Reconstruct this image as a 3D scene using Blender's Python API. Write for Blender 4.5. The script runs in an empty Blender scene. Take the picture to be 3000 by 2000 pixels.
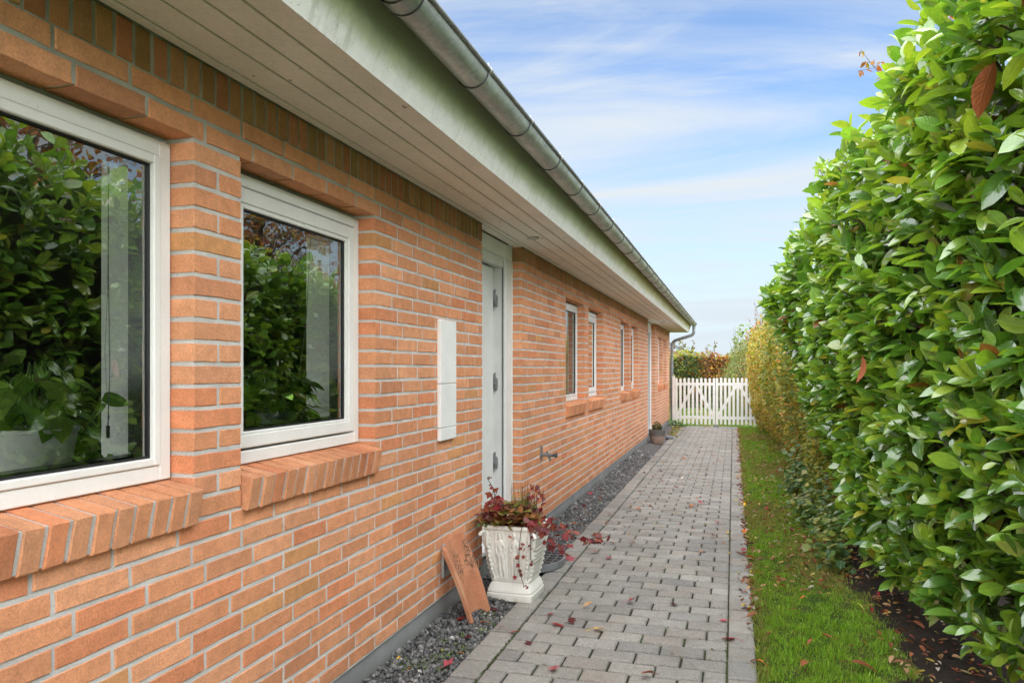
import bpy, math, random
import numpy as np
from mathutils import Vector, Matrix

random.seed(7)
RNG = np.random.default_rng(11)
SC = bpy.context.scene
COL = SC.collection
R = math.radians

# ------------------------------------------------------------------ camera
TH = math.atan(649 / 2233)
cam_d = bpy.data.cameras.new('camera')
cam = bpy.data.objects.new('camera', cam_d)
COL.objects.link(cam)
cam.location = (0, 0, 1.4)
cam.rotation_euler = (R(90), 0, TH)
cam_d.sensor_width = 36
cam_d.lens = 2233 / 3000 * 36
cam_d.shift_y = 0.027
cam_d.clip_start = 0.05
cam_d.clip_end = 500
SC.camera = cam

# ------------------------------------------------------------------ sky, sun, exposure
SUN_EL, SUN_AZ = 54, 190
SKY_STRENGTH = 0.05
SUN_STRENGTH = 1.5
SUN_ANGLE = 150
SC.view_settings.view_transform = 'Standard'
SC.view_settings.look = 'None'
SC.view_settings.gamma = 1
SC.view_settings.use_curve_mapping = False
SC.view_settings.exposure = 3.3

world = bpy.data.worlds.new('World')
SC.world = world
world.use_nodes = True
wn = world.node_tree
wn.nodes.clear()


def wnode(t, **kw):
    n = wn.nodes.new(t)
    for k, v in kw.items():
        setattr(n, k, v)
    return n


def wmath(op, a, b=None, clamp=False):
    n = wnode('ShaderNodeMath', operation=op)
    n.use_clamp = clamp
    for i, s in enumerate((a, b)):
        if s is None:
            continue
        if isinstance(s, (int, float)):
            n.inputs[i].default_value = s
        else:
            wn.links.new(s, n.inputs[i])
    return n.outputs[0]


w_out = wnode('ShaderNodeOutputWorld')
w_bg = wnode('ShaderNodeBackground')
w_bg.inputs['Strength'].default_value = SKY_STRENGTH
w_sky = wnode('ShaderNodeTexSky', sky_type='NISHITA')
w_sky.sun_disc = False
w_sky.sun_elevation = R(SUN_EL)
w_sky.sun_rotation = R(SUN_AZ)
w_sky.air_density = 1.0
w_sky.dust_density = 0.6
w_sky.ozone_density = 1.2
w_tc = wnode('ShaderNodeTexCoord')
w_sep = wnode('ShaderNodeSeparateXYZ')
wn.links.new(w_tc.outputs['Generated'], w_sep.inputs[0])
wz = wmath('ADD', wmath('MAXIMUM', w_sep.outputs[2], 0.0), 0.16)
w_cmb = wnode('ShaderNodeCombineXYZ')
wn.links.new(wmath('DIVIDE', w_sep.outputs[0], wz), w_cmb.inputs[0])
wn.links.new(wmath('DIVIDE', w_sep.outputs[1], wz), w_cmb.inputs[1])


def cloud(scale, sx, sy, rot, detail, rough, dist, lo, hi, off):
    mp = wnode('ShaderNodeMapping')
    mp.inputs['Scale'].default_value = (sx, sy, 1)
    mp.inputs['Rotation'].default_value = (0, 0, R(rot))
    mp.inputs['Location'].default_value = (off, off * 0.7, off * .3)
    wn.links.new(w_cmb.outputs[0], mp.inputs[0])
    no = wnode('ShaderNodeTexNoise')
    no.inputs['Scale'].default_value = scale
    no.inputs['Detail'].default_value = detail
    no.inputs['Roughness'].default_value = rough
    no.inputs['Distortion'].default_value = dist
    wn.links.new(mp.outputs[0], no.inputs['Vector'])
    mr = wnode('ShaderNodeMapRange')
    mr.interpolation_type = 'SMOOTHSTEP'
    mr.inputs[1].default_value = lo
    mr.inputs[2].default_value = hi
    wn.links.new(no.outputs[0], mr.inputs[0])
    return mr.outputs[0]


c1 = cloud(0.85, 0.55, 1.5, 12, 9, 0.58, 0.9, 0.37, 0.68, 3.1)
c2 = cloud(2.2, 0.35, 1.6, 18, 10, 0.66, 0.8, 0.46, 0.78, 8.7)
c_sum = wmath('ADD', wmath('MULTIPLY', c1, 0.95), wmath('MULTIPLY', c2, 0.45), clamp=True)
w_gain = wnode('ShaderNodeMixRGB', blend_type='MULTIPLY')
w_gain.inputs[0].default_value = 1.0
w_gain.inputs[2].default_value = (.355, .42, .485, 1)
wn.links.new(w_sky.outputs[0], w_gain.inputs[1])
w_mix = wnode('ShaderNodeMixRGB')
wn.links.new(c_sum, w_mix.inputs[0])
wn.links.new(w_gain.outputs[0], w_mix.inputs[1])
w_mix.inputs[2].default_value = (1.66, 1.78, 1.87, 1)
# pale veil towards the horizon
veil = wnode('ShaderNodeMapRange')
veil.interpolation_type = 'SMOOTHSTEP'
veil.inputs[1].default_value = 0.0
veil.inputs[2].default_value = 0.38
veil.inputs[3].default_value = 0.9
veil.inputs[4].default_value = 0.0
wn.links.new(w_sep.outputs[2], veil.inputs[0])
w_mix2 = wnode('ShaderNodeMixRGB')
wn.links.new(veil.outputs[0], w_mix2.inputs[0])
wn.links.new(w_mix.outputs[0], w_mix2.inputs[1])
w_mix2.inputs[2].default_value = (1.52, 1.71, 1.87, 1)
wn.links.new(w_mix2.outputs[0], w_bg.inputs['Color'])
wn.links.new(w_bg.outputs[0], w_out.inputs['Surface'])

sun_d = bpy.data.lights.new('sun', 'SUN')
sun_d.energy = SUN_STRENGTH
sun_d.angle = R(SUN_ANGLE)
sun_d.color = (1.0, 0.985, 0.955)
sun = bpy.data.objects.new('sun', sun_d)
COL.objects.link(sun)
sdir = Vector((math.sin(R(SUN_AZ)) * math.cos(R(SUN_EL)), math.cos(R(SUN_AZ)) * math.cos(R(SUN_EL)), math.sin(R(SUN_EL))))
sun.rotation_euler = (-sdir).to_track_quat('-Z', 'Y').to_euler()
sun.location = (8, 6, 14)

# ------------------------------------------------------------------ helpers: objects


def tag(o, label=None, cat=None, group=None, kind=None):
    if label:
        o['label'] = label
    if cat:
        o['category'] = cat
    if group:
        o['group'] = group
    if kind:
        o['kind'] = kind
    return o


def thing(name, label, cat, loc=(0, 0, 0), rotz=0.0, group=None):
    o = bpy.data.objects.new(name, None)
    o.empty_display_size = 0.1
    COL.objects.link(o)
    o.location = loc
    o.rotation_euler = (0, 0, rotz)
    return tag(o, label, cat, group)


def link_mesh(name, me, parent=None, loc=None, rot=None):
    o = bpy.data.objects.new(name, me)
    COL.objects.link(o)
    if loc is not None:
        o.location = loc
    if rot is not None:
        o.rotation_euler = rot
    if parent is not None:
        o.parent = parent
    return o


def np_mesh(name, V, faces, mat, col=None, uv=None, smooth=False):
    """faces: list of int arrays (n,k)"""
    me = bpy.data.meshes.new(name)
    V = np.asarray(V, dtype=np.float32)
    me.vertices.add(len(V))
    me.vertices.foreach_set('co', V.ravel())
    faces = [np.asarray(f, dtype=np.int32) for f in faces if len(f)]
    loops = np.concatenate([f.ravel() for f in faces])
    tot = np.concatenate([np.full(len(f), f.shape[1], dtype=np.int32) for f in faces])
    start = np.concatenate([[0], np.cumsum(tot)[:-1]]).astype(np.int32)
    me.loops.add(len(loops))
    me.loops.foreach_set('vertex_index', loops)
    me.polygons.add(len(tot))
    me.polygons.foreach_set('loop_start', start)
    me.polygons.foreach_set('loop_total', tot)
    if uv is not None:
        l = me.uv_layers.new(name='UVMap')
        l.data.foreach_set('uv', np.asarray(uv, dtype=np.float32)[loops].ravel())
    if col is not None:
        a = me.attributes.new('col', 'FLOAT_COLOR', 'POINT')
        c = np.asarray(col, dtype=np.float32)
        if c.shape[1] == 3:
            c = np.concatenate([c, np.ones((len(c), 1), np.float32)], 1)
        a.data.foreach_set('color', c.ravel())
    if mat is not None:
        for m in (mat if isinstance(mat, (list, tuple)) else [mat]):
            me.materials.append(m)
    me.update(calc_edges=True)
    me.validate()
    if smooth:
        me.polygons.foreach_set('use_smooth', np.ones(len(tot), dtype=bool))
    return me


class MB:
    """collects polygons and builds one mesh"""

    def __init__(s):
        s.v = []
        s.f = []

    def add(s, vs, fs):
        b = len(s.v)
        s.v += [tuple(p) for p in vs]
        s.f += [tuple(i + b for i in f) for f in fs]
        return s

    def box(s, x0, x1, y0, y1, z0, z1, ch=0.0):
        if ch <= 0:
            vs = [(x, y, z) for z in (z0, z1) for y in (y0, y1) for x in (x0, x1)]
            return s.add(vs, [(0, 2, 3, 1), (4, 5, 7, 6), (0, 1, 5, 4), (2, 6, 7, 3), (0, 4, 6, 2), (1, 3, 7, 5)])
        # chamfered box: 24 verts
        c = ch
        vs = []
        idx = {}
        for iz, (z, dz) in enumerate(((z0, c), (z1, -c))):
            for iy, (y, dy) in enumerate(((y0, c), (y1, -c))):
                for ix, (x, dx) in enumerate(((x0, c), (x1, -c))):
                    idx[ix, iy, iz] = len(vs)
                    vs += [(x, y + dy, z + dz), (x + dx, y, z + dz), (x + dx, y + dy, z)]
        fs = []
        for a in (0, 1):
            fs.append(tuple(idx[a, p, q] for p, q in ((0, 0), (0, 1), (1, 1), (1, 0))))
            fs.append(tuple(idx[p, a, q] + 1 for p, q in ((0, 0), (1, 0), (1, 1), (0, 1))))
            fs.append(tuple(idx[p, q, a] + 2 for p, q in ((0, 0), (0, 1), (1, 1), (1, 0))))
        for a in (0, 1):
            for b in (0, 1):
                fs.append((idx[a, b, 0], idx[a, b, 0] + 1, idx[a, b, 1] + 1, idx[a, b, 1]))
                fs.append((idx[a, 0, b], idx[a, 1, b], idx[a, 1, b] + 2, idx[a, 0, b] + 2))
                fs.append((idx[0, a, b] + 1, idx[1, a, b] + 1, idx[1, a, b] + 2, idx[0, a, b] + 2))
                for d in (0, 1):
                    pass
        for k in idx.values():
            fs.append((k, k + 1, k + 2))
        return s.add(vs, fs)

    def tube(s, pts, r, n=8, caps=True, closed=False):
        pts = [Vector(p) for p in pts]
        rr = r if isinstance(r, (list, tuple)) else [r] * len(pts)
        b = len(s.v)
        up = Vector((0, 0, 1))
        prev = None
        for i, p in enumerate(pts):
            d = (pts[min(i + 1, len(pts) - 1)] - pts[max(i - 1, 0)]).normalized()
            if prev is None:
                a = d.cross(up)
                if a.length < 0.05:
                    a = d.cross(Vector((1, 0, 0)))
                a.normalize()
            else:
                a = (prev - d * prev.dot(d)).normalized()
            prev = a
            c = d.cross(a)
            for k in range(n):
                t = 2 * math.pi * k / n
                s.v.append(tuple(p + (a * math.cos(t) + c * math.sin(t)) * rr[i]))
        for i in range(len(pts) - 1):
            for k in range(n):
                k2 = (k + 1) % n
                s.f.append((b + i * n + k, b + i * n + k2, b + (i + 1) * n + k2, b + (i + 1) * n + k))
        if caps:
            s.f.append(tuple(b + k for k in range(n))[::-1])
            s.f.append(tuple(b + (len(pts) - 1) * n + k for k in range(n)))
        return s

    def lathe(s, prof, n=32, c=(0, 0, 0)):
        """prof list of (r,z)"""
        b = len(s.v)
        for r, z in prof:
            for k in range(n):
                t = 2 * math.pi * k / n
                s.v.append((c[0] + r * math.cos(t), c[1] + r * math.sin(t), c[2] + z))
        for i in range(len(prof) - 1):
            for k in range(n):
                k2 = (k + 1) % n
                s.f.append((b + i * n + k, b + i * n + k2, b + (i + 1) * n + k2, b + (i + 1) * n + k))
        return s

    def prism(s, poly, y0, y1):
        """polygon in (x,z) swept along y"""
        n = len(poly)
        vs = [(x, y0, z) for x, z in poly] + [(x, y1, z) for x, z in poly]
        fs = [tuple(range(n)), tuple(range(2 * n - 1, n - 1, -1))]
        for i in range(n):
            j = (i + 1) % n
            fs.append((i, n + i, n + j, j))
        return s.add(vs, fs)

    def build(s, name, mat, parent=None, loc=None, rot=None, smooth=False, fix=True):
        me = bpy.data.meshes.new(name)
        me.from_pydata(s.v, [], s.f)
        for m in (mat if isinstance(mat, (list, tuple)) else [mat]):
            me.materials.append(m)
        if fix:
            import bmesh
            bm = bmesh.new()
            bm.from_mesh(me)
            bmesh.ops.recalc_face_normals(bm, faces=bm.faces)
            bm.to_mesh(me)
            bm.free()
        if smooth:
            me.polygons.foreach_set('use_smooth', [True] * len(me.polygons))
            me.set_sharp_from_angle(angle=R(38))
        return link_mesh(name, me, parent, loc, rot)


# ------------------------------------------------------------------ helpers: materials
class NM:
    def __init__(s, name):
        s.m = bpy.data.materials.new(name)
        s.m.use_nodes = True
        s.t = s.m.node_tree
        s.t.nodes.clear()
        s.out = s.n('ShaderNodeOutputMaterial')
        s.p = s.n('ShaderNodeBsdfPrincipled')
        s.link(s.p.outputs[0], s.out.inputs[0])
        s._pos = None

    def n(s, t, **kw):
        x = s.t.nodes.new(t)
        for k, v in kw.items():
            setattr(x, k, v)
        return x

    def link(s, a, b):
        s.t.links.new(a, b)

    def put(s, sock, v):
        if isinstance(v, (int, float)):
            sock.default_value = v
        elif isinstance(v, (tuple, list)):
            sock.default_value = tuple(v) + ((1,) if len(v) == 3 and sock.type == 'RGBA' else ())
        else:
            s.link(v, sock)

    def pos(s):
        if s._pos is None:
            s._pos = s.n('ShaderNodeNewGeometry').outputs['Position']
        return s._pos

    def objpos(s):
        return s.n('ShaderNodeTexCoord').outputs['Object']

    def mapv(s, v, scale=(1, 1, 1), loc=(0, 0, 0), rot=(0, 0, 0)):
        m = s.n('ShaderNodeMapping')
        m.inputs['Scale'].default_value = scale
        m.inputs['Location'].default_value = loc
        m.inputs['Rotation'].default_value = rot
        s.link(v, m.inputs[0])
        return m.outputs[0]

    def noise(s, scale, detail=4, rough=.55, v=None, dist=0.0, out=0):
        x = s.n('ShaderNodeTexNoise')
        x.inputs['Scale'].default_value = scale
        x.inputs['Detail'].default_value = detail
        x.inputs['Roughness'].default_value = rough
        x.inputs['Distortion'].default_value = dist
        s.link(v if v is not None else s.pos(), x.inputs['Vector'])
        return x.outputs[out]

    def voro(s, scale, v=None, feature='F1', out='Distance', rnd=1.0):
        x = s.n('ShaderNodeTexVoronoi', feature=feature)
        x.inputs['Scale'].default_value = scale
        x.inputs['Randomness'].default_value = rnd
        s.link(v if v is not None else s.pos(), x.inputs['Vector'])
        return x.outputs[out]

    def ramp(s, f, lo, hi, a=0.0, b=1.0):
        x = s.n('ShaderNodeMapRange')
        x.interpolation_type = 'SMOOTHSTEP'
        s.put(x.inputs[0], f)
        x.inputs[1].default_value = lo
        x.inputs[2].default_value = hi
        x.inputs[3].default_value = a
        x.inputs[4].default_value = b
        return x.outputs[0]

    def mix(s, fac, a, b, mode='MIX'):
        x = s.n('ShaderNodeMixRGB', blend_type=mode)
        s.put(x.inputs[0], fac)
        s.put(x.inputs[1], a)
        s.put(x.inputs[2], b)
        return x.outputs[0]

    def math(s, op, a, b=0.0, clamp=False):
        x = s.n('ShaderNodeMath', operation=op)
        x.use_clamp = clamp
        s.put(x.inputs[0], a)
        s.put(x.inputs[1], b)
        return x.outputs[0]

    def vary(s, col, f, amt):
        """multiply col by 1 +- amt using factor f in 0..1"""
        k = s.ramp(f, 0.25, 0.75, 1 - amt, 1 + amt)
        return s.mix(1.0, col, s.comb(k, k, k), 'MULTIPLY')

    def comb(s, a, b, c):
        x = s.n('ShaderNodeCombineXYZ')
        for i, q in enumerate((a, b, c)):
            s.put(x.inputs[i], q)
        return x.outputs[0]

    def sep(s, v, i):
        x = s.n('ShaderNodeSeparateXYZ')
        s.link(v, x.inputs[0])
        return x.outputs[i]

    def bump(s, h, strength=.3, dist=.005, prev=None):
        x = s.n('ShaderNodeBump')
        x.inputs['Strength'].default_value = strength
        x.inputs['Distance'].default_value = dist
        s.link(h, x.inputs['Height'])
        if prev is not None:
            s.link(prev, x.inputs['Normal'])
        s.link(x.outputs[0], s.p.inputs['Normal'])
        return x.outputs[0]

    def attr(s, name='col'):
        x = s.n('ShaderNodeAttribute')
        x.attribute_name = name
        return x.outputs['Color']

    def objcol(s):
        return s.n('ShaderNodeObjectInfo').outputs['Color']

    def fin(s, col, rough=.6, spec=.5, metal=0.0):
        s.put(s.p.inputs['Base Color'], col)
        s.put(s.p.inputs['Roughness'], rough)
        s.p.inputs['Specular IOR Level'].default_value = spec
        s.p.inputs['Metallic'].default_value = metal
        return s.m


def simple(name, col, rough=.6, amt=.12, scale=9, spec=.5, metal=0.0, bump=0.0, bscale=120):
    m = NM(name)
    c = m.vary(col, m.noise(scale, 5), amt)
    c = m.vary(c, m.noise(scale * 14, 3), amt * .6)
    if bump:
        m.bump(m.noise(bscale, 4), bump, .003)
    return m.fin(c, rough, spec, metal)


def brick_mat(name, src):
    m = NM(name)
    c = m.attr() if src == 'attr' else m.objcol()
    c = m.vary(c, m.noise(22, 5, .6), .11)
    c = m.vary(c, m.noise(170, 4, .6), .16)
    streak = m.noise(60, 4, .6, m.mapv(m.pos(), (1, .35, 2.2)))
    c = m.mix(m.ramp(streak, .54, .78, 0, .25), c, (.42, .16, .085))
    # bloom: pale chalky patches
    c = m.mix(m.ramp(m.noise(13, 4, .65), .55, .8, 0, .3), c, (.66, .33, .18))
    c = m.vary(c, m.noise(1.3, 4, .6), .09)
    zz = m.sep(m.pos(), 2)
    spl = m.math('MULTIPLY', m.ramp(zz, .55, .15), m.ramp(m.noise(6, 4, .6), .35, .7))
    c = m.mix(m.math('MULTIPLY', spl, .4), c, (.34, .16, .09))
    salt = m.ramp(m.noise(3.4, 5, .7, m.mapv(m.pos(), (1, 1, 1.6), (4, 8, 2))), .60, .78, 0, .30)
    c = m.mix(salt, c, (.70, .46, .33))
    pit = m.ramp(m.noise(330, 2, .5), .70, .76)
    c = m.mix(m.math('MULTIPLY', pit, .7), c, (.07, .035, .02))
    pit2 = m.ramp(m.noise(95, 2, .5), .72, .77)
    c = m.mix(m.math('MULTIPLY', pit2, .6), c, (.10, .045, .025))
    h = m.math('ADD', m.math('MULTIPLY', m.noise(240, 4, .65), .5), m.noise(48, 4, .6))
    h = m.math('SUBTRACT', h, m.math('MULTIPLY', pit2, .6))
    m.bump(h, .55, .004)
    return m.fin(c, .88, .25)


M = {}
M['brick_obj'] = brick_mat('brick_clay_single', 'obj')
M['brick_attr'] = brick_mat('brick_clay', 'attr')

m = NM('mortar')
c = m.vary((.63, .615, .59), m.noise(9, 5), .13)
c = m.vary(c, m.noise(420, 3, .7), .22)
zz = m.sep(m.pos(), 2)
alg = m.math('MULTIPLY', m.ramp(zz, 2.0, 2.26), m.ramp(m.noise(5, 4), .3, .6, .4, 1))
c = m.mix(m.math('MULTIPLY', alg, .75), c, (.17, .185, .11))
c = m.mix(m.ramp(m.noise(160, 2), .70, .74, 0, .7), c, (.08, .08, .07))
m.bump(m.noise(380, 3, .7), .9, .004)
M['mortar'] = m.fin(c, .95, .2)

m = NM('concrete_plinth')
c = m.vary((.25, .255, .26), m.noise(4, 5), .16)
c = m.vary(c, m.noise(160, 4, .7), .14)
c = m.mix(m.ramp(m.noise(7, 5, .6, m.mapv(m.pos(), (1, 1, .3))), .55, .75, 0, .5), c, (.36, .36, .35))
c = m.mix(m.math('MULTIPLY', m.ramp(m.sep(m.pos(), 2), .10, .03), .45), c, (.10, .11, .07))
m.bump(m.noise(150, 5, .7), .35, .004)
M['plinth'] = m.fin(c, .9, .3)


def paint(name, col, dirt_and_grey=(.35, .35, .28), amt=.35, rough=.42):
    m = NM(name)
    c = m.vary(col, m.noise(6, 4), .05)
    c = m.vary(c, m.noise(240, 2), .03)
    d = m.ramp(m.noise(16, 6, .7, m.mapv(m.pos(), (1, 1, .5))), .60, .80, 0, amt)
    c = m.mix(d, c, dirt_and_grey)
    sp = m.ramp(m.noise(140, 2, .5), .74, .77, 0, .5)
    c = m.mix(sp, c, (.15, .14, .11))
    m.bump(m.noise(90, 3), .05, .002)
    return m.fin(c, rough, .4)


M['frame'] = paint('painted_window_frame', (.82, .82, .80), amt=.16)
M['door'] = paint('painted_door', (.78, .785, .77), amt=.18)
M['gate'] = paint('painted_gate_wood', (.80, .79, .76), dirt_and_grey=(.40, .40, .33), amt=.45, rough=.6)
M['box'] = paint('cabinet_plastic', (.86, .86, .85), amt=.1, rough=.35)

m = NM('soffit_paint')
c = m.vary((.85, .80, .74), m.noise(3, 4), .06)
c = m.vary(c, m.noise(70, 4, .7), .07)
yy = m.sep(m.pos(), 1)
gr = m.math('MULTIPLY', m.ramp(yy, 15.2, 19.2), m.ramp(m.noise(3, 4), .3, .6, .45, .9))
c = m.mix(gr, c, (.40, .35, .11))
sp = m.ramp(m.noise(38, 2, .5, m.mapv(m.pos(), (1, .4, 1))), .735, .76, 0, .8)
c = m.mix(sp, c, (.06, .05, .035))
m.bump(m.noise(110, 3), .08, .002)
M['soffit'] = m.fin(c, .6, .3)

# fascia: white paint with algae band, brownish grey towards the top edge
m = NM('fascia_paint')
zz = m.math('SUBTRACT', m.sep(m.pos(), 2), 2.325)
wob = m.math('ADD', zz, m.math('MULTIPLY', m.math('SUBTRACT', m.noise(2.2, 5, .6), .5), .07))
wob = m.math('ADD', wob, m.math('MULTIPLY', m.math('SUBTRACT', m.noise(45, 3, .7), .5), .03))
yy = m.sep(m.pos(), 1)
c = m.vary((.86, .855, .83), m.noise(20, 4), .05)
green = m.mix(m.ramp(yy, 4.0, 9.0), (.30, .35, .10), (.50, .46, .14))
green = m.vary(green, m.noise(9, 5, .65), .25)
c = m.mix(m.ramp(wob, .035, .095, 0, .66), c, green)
dirt_and_grey = m.mix(m.ramp(yy, 3.5, 8.0), (.27, .275, .22), (.34, .29, .13))
c = m.mix(m.ramp(wob, .085, .15, 0, .85), c, dirt_and_grey)
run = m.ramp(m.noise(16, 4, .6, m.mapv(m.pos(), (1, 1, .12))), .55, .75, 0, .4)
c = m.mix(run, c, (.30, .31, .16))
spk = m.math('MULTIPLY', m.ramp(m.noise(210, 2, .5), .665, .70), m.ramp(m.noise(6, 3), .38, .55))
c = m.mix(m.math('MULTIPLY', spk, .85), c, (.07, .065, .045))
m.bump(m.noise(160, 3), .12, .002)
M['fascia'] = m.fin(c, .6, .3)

m = NM('zinc')
c = m.vary((.43, .455, .455), m.noise(5, 5, .6, m.mapv(m.pos(), (2, .6, 2))), .28)
c = m.vary(c, m.noise(45, 5, .7), .16)
c = m.mix(m.ramp(m.noise(11, 4), .56, .75, 0, .6), c, (.52, .59, .57))
c = m.mix(m.ramp(m.noise(4.3, 2, .5, m.mapv(m.pos(), (1, 1, 1), (3, 5, 1))), .735, .77, 0, .8), c, (.30, .14, .06))
rg = m.ramp(m.noise(12, 4), .3, .7, .36, .55)
m.bump(m.noise(40, 3), .06, .003)
M['zinc'] = m.fin(c, rg, .5, .55)
M['zinc_dark'] = simple('zinc_weathered', (.235, .245, .26), .5, .2, 12, metal=.4)
M['steel_dark'] = simple('shade_line_and_knob', (.05, .053, .058), .6, .2, 30)
M['steel'] = simple('hinge_steel', (.22, .23, .235), .45, .2, 30, metal=.4)
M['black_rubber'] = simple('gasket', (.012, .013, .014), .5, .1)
M['grey_gasket'] = simple('spacer', (.16, .165, .17), .4, .1, metal=.3)


def glass_mat():
    m = NM('window_glass')
    m.t.nodes.remove(m.p)
    tr = m.n('ShaderNodeBsdfTransparent')
    tr.inputs[0].default_value = (.93, .97, .95, 1)
    gl = m.n('ShaderNodeBsdfGlossy')
    gl.inputs['Roughness'].default_value = 0.0
    gl.inputs['Color'].default_value = (.93, .96, .92, 1)
    b = m.n('ShaderNodeBump')
    b.inputs['Strength'].default_value = .10
    b.inputs['Distance'].default_value = .004
    m.link(m.noise(9, 2, .5), b.inputs['Height'])
    m.link(b.outputs[0], gl.inputs['Normal'])
    fr = m.n('ShaderNodeFresnel')
    fr.inputs['IOR'].default_value = 2.85
    mx = m.n('ShaderNodeMixShader')
    m.link(fr.outputs[0], mx.inputs[0])
    m.link(tr.outputs[0], mx.inputs[1])
    m.link(gl.outputs[0], mx.inputs[2])
    m.link(mx.outputs[0], m.out.inputs[0])
    return m.m


M['glass'] = glass_mat()
m = NM('wall_plaster')
c = m.vary((.82, .83, .82), m.noise(60, 5, .7), .06)
m.bump(m.noise(130, 4, .7), .6, .006)
M['plaster'] = m.fin(c, .9, .2)
M['sill_inside'] = simple('inner_sill_stone', (.62, .63, .61), .25, .06)
M['room'] = simple('room_wall', (.055, .05, .048), .9, .1)  # near-black walls keep the room dark, its shade put into the colour


def paver_mat(name, src):
    m = NM(name)
    c = m.attr() if src == 'attr' else m.objcol()
    c = m.vary(c, m.noise(3.1, 5, .6), .13)
    c = m.vary(c, m.noise(34, 5, .7), .13)
    c = m.vary(c, m.noise(115, 3, .75), .26)
    sp = m.noise(300, 3, .7)
    c = m.mix(m.ramp(sp, .62, .74, 0, .75), c, (.50, .485, .455))
    c = m.mix(m.ramp(m.noise(330, 2, .6, m.mapv(m.pos(), (1, 1, 1), (7, 3, 2))), .64, .72, 0, .8), c, (.07, .065, .055))
    rust = m.math('MULTIPLY', m.ramp(m.noise(2.4, 4, .6), .56, .74), m.ramp(m.noise(26, 4), .35, .65))
    c = m.mix(m.math('MULTIPLY', rust, .5), c, (.27, .19, .12))
    dk = m.ramp(m.noise(8, 5, .7, m.mapv(m.pos(), (1, 1, 1), (2, 9, 4))), .57, .78, 0, .5)
    c = m.mix(dk, c, (.13, .115, .095))
    h = m.math('ADD', m.math('MULTIPLY', m.noise(260, 4, .75), 1.0), m.math('MULTIPLY', m.noise(60, 3), .5))
    m.bump(h, .75, .004)
    return m.fin(c, .85, .3)


M['paver_obj'] = paver_mat('concrete_paver_single', 'obj')
M['paver_attr'] = paver_mat('concrete_paver', 'attr')

m = NM('joint_sand')
c = m.vary((.040, .036, .030), m.noise(40, 4), .3)
c = m.vary(c, m.noise(300, 3, .7), .3)
mo = m.math('MULTIPLY', m.ramp(m.noise(1.7, 4, .6), .47, .62), m.ramp(m.noise(50, 3), .4, .6))
c = m.mix(mo, c, (.075, .105, .028))
m.bump(m.noise(250, 4, .7), .8, .006)
M['joint'] = m.fin(c, .95, .1)

m = NM('soil')
c = m.vary((.030, .021, .014), m.noise(14, 5), .4)
c = m.vary(c, m.noise(150, 4, .7), .4)
m.bump(m.noise(60, 6, .75), 1.0, .03)
M['soil'] = m.fin(c, .9, .25)

m = NM('lawn_earth')
c = m.mix(m.ramp(m.noise(3, 5, .6), .35, .65), (.055, .095, .02), (.11, .10, .035))
c = m.vary(c, m.noise(120, 4, .7), .4)
m.bump(m.noise(160, 5, .75), 1.0, .02)
M['lawn'] = m.fin(c, .95, .1)

m = NM('far_lawn')
c = m.mix(m.ramp(m.noise(1.3, 5, .6), .35, .65), (.085, .16, .022), (.11, .17, .03))
c = m.vary(c, m.noise(60, 4, .7), .35)
m.bump(m.noise(90, 5, .75), .8, .03)
M['far_lawn'] = m.fin(c, .95, .1)

m = NM('gravel_base')
v = m.voro(75, out='Color')
c = m.mix(m.sep(v, 0), (.035, .034, .036), (.17, .165, .165))
c = m.vary(c, m.noise(200, 3), .25)
m.bump(m.voro(75), -1.0, .012)
M['gravel_base'] = m.fin(c, .8, .4)

m = NM('gravel_stone')
c = m.vary(m.attr(), m.noise(160, 4, .7), .3)
m.bump(m.noise(300, 3), .3, .002)
M['gravel'] = m.fin(c, .75, .4)


def leaf_mat(name, src, rough=.32, spec=.5, trans=.28, vein=True, veincol=(1.6, 1.5, 1.3), tcol=(1.25, 1.25, .5), coat=0.0):
    m = NM(name)
    c0 = m.attr() if src == 'attr' else m.objcol()
    c = m.vary(c0, m.noise(30, 3), .14)
    if vein:
        uv = m.n('ShaderNodeUVMap').outputs[0]
        u = m.sep(uv, 0)
        v = m.sep(uv, 1)
        au = m.math('ABSOLUTE', m.math('SUBTRACT', u, .5))
        mid = m.ramp(au, .0, .05, 1, 0)
        w = m.math('SINE', m.math('MULTIPLY', m.math('ADD', v, m.math('MULTIPLY', au, -.45)), 62))
        side = m.math('MULTIPLY', m.ramp(w, .75, 1.0), .35)
        f = m.math('MAXIMUM', mid, side)
        c = m.mix(m.math('MULTIPLY', f, .6), c, m.mix(1, c, veincol, 'MULTIPLY'))
        hgt = m.math('ADD', m.math('MULTIPLY', w, .18), m.math('MULTIPLY', mid, -1))
        hgt = m.math('ADD', hgt, m.math('MULTIPLY', m.noise(55, 2), 1.6))
        m.bump(hgt, .45, .003)
    m.fin(c, rough, spec)
    if coat:
        m.p.inputs['Coat Weight'].default_value = coat
        m.p.inputs['Coat Roughness'].default_value = .12
        m.p.inputs['Coat IOR'].default_value = 1.75
    tl = m.n('ShaderNodeBsdfTranslucent')
    m.link(m.mix(1, c, tcol, 'MULTIPLY'), tl.inputs[0])
    mx = m.n('ShaderNodeMixShader')
    mx.inputs[0].default_value = trans
    m.link(m.p.outputs[0], mx.inputs[1])
    m.link(tl.outputs[0], mx.inputs[2])
    m.link(mx.outputs[0], m.out.inputs[0])
    return m.m


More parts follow.
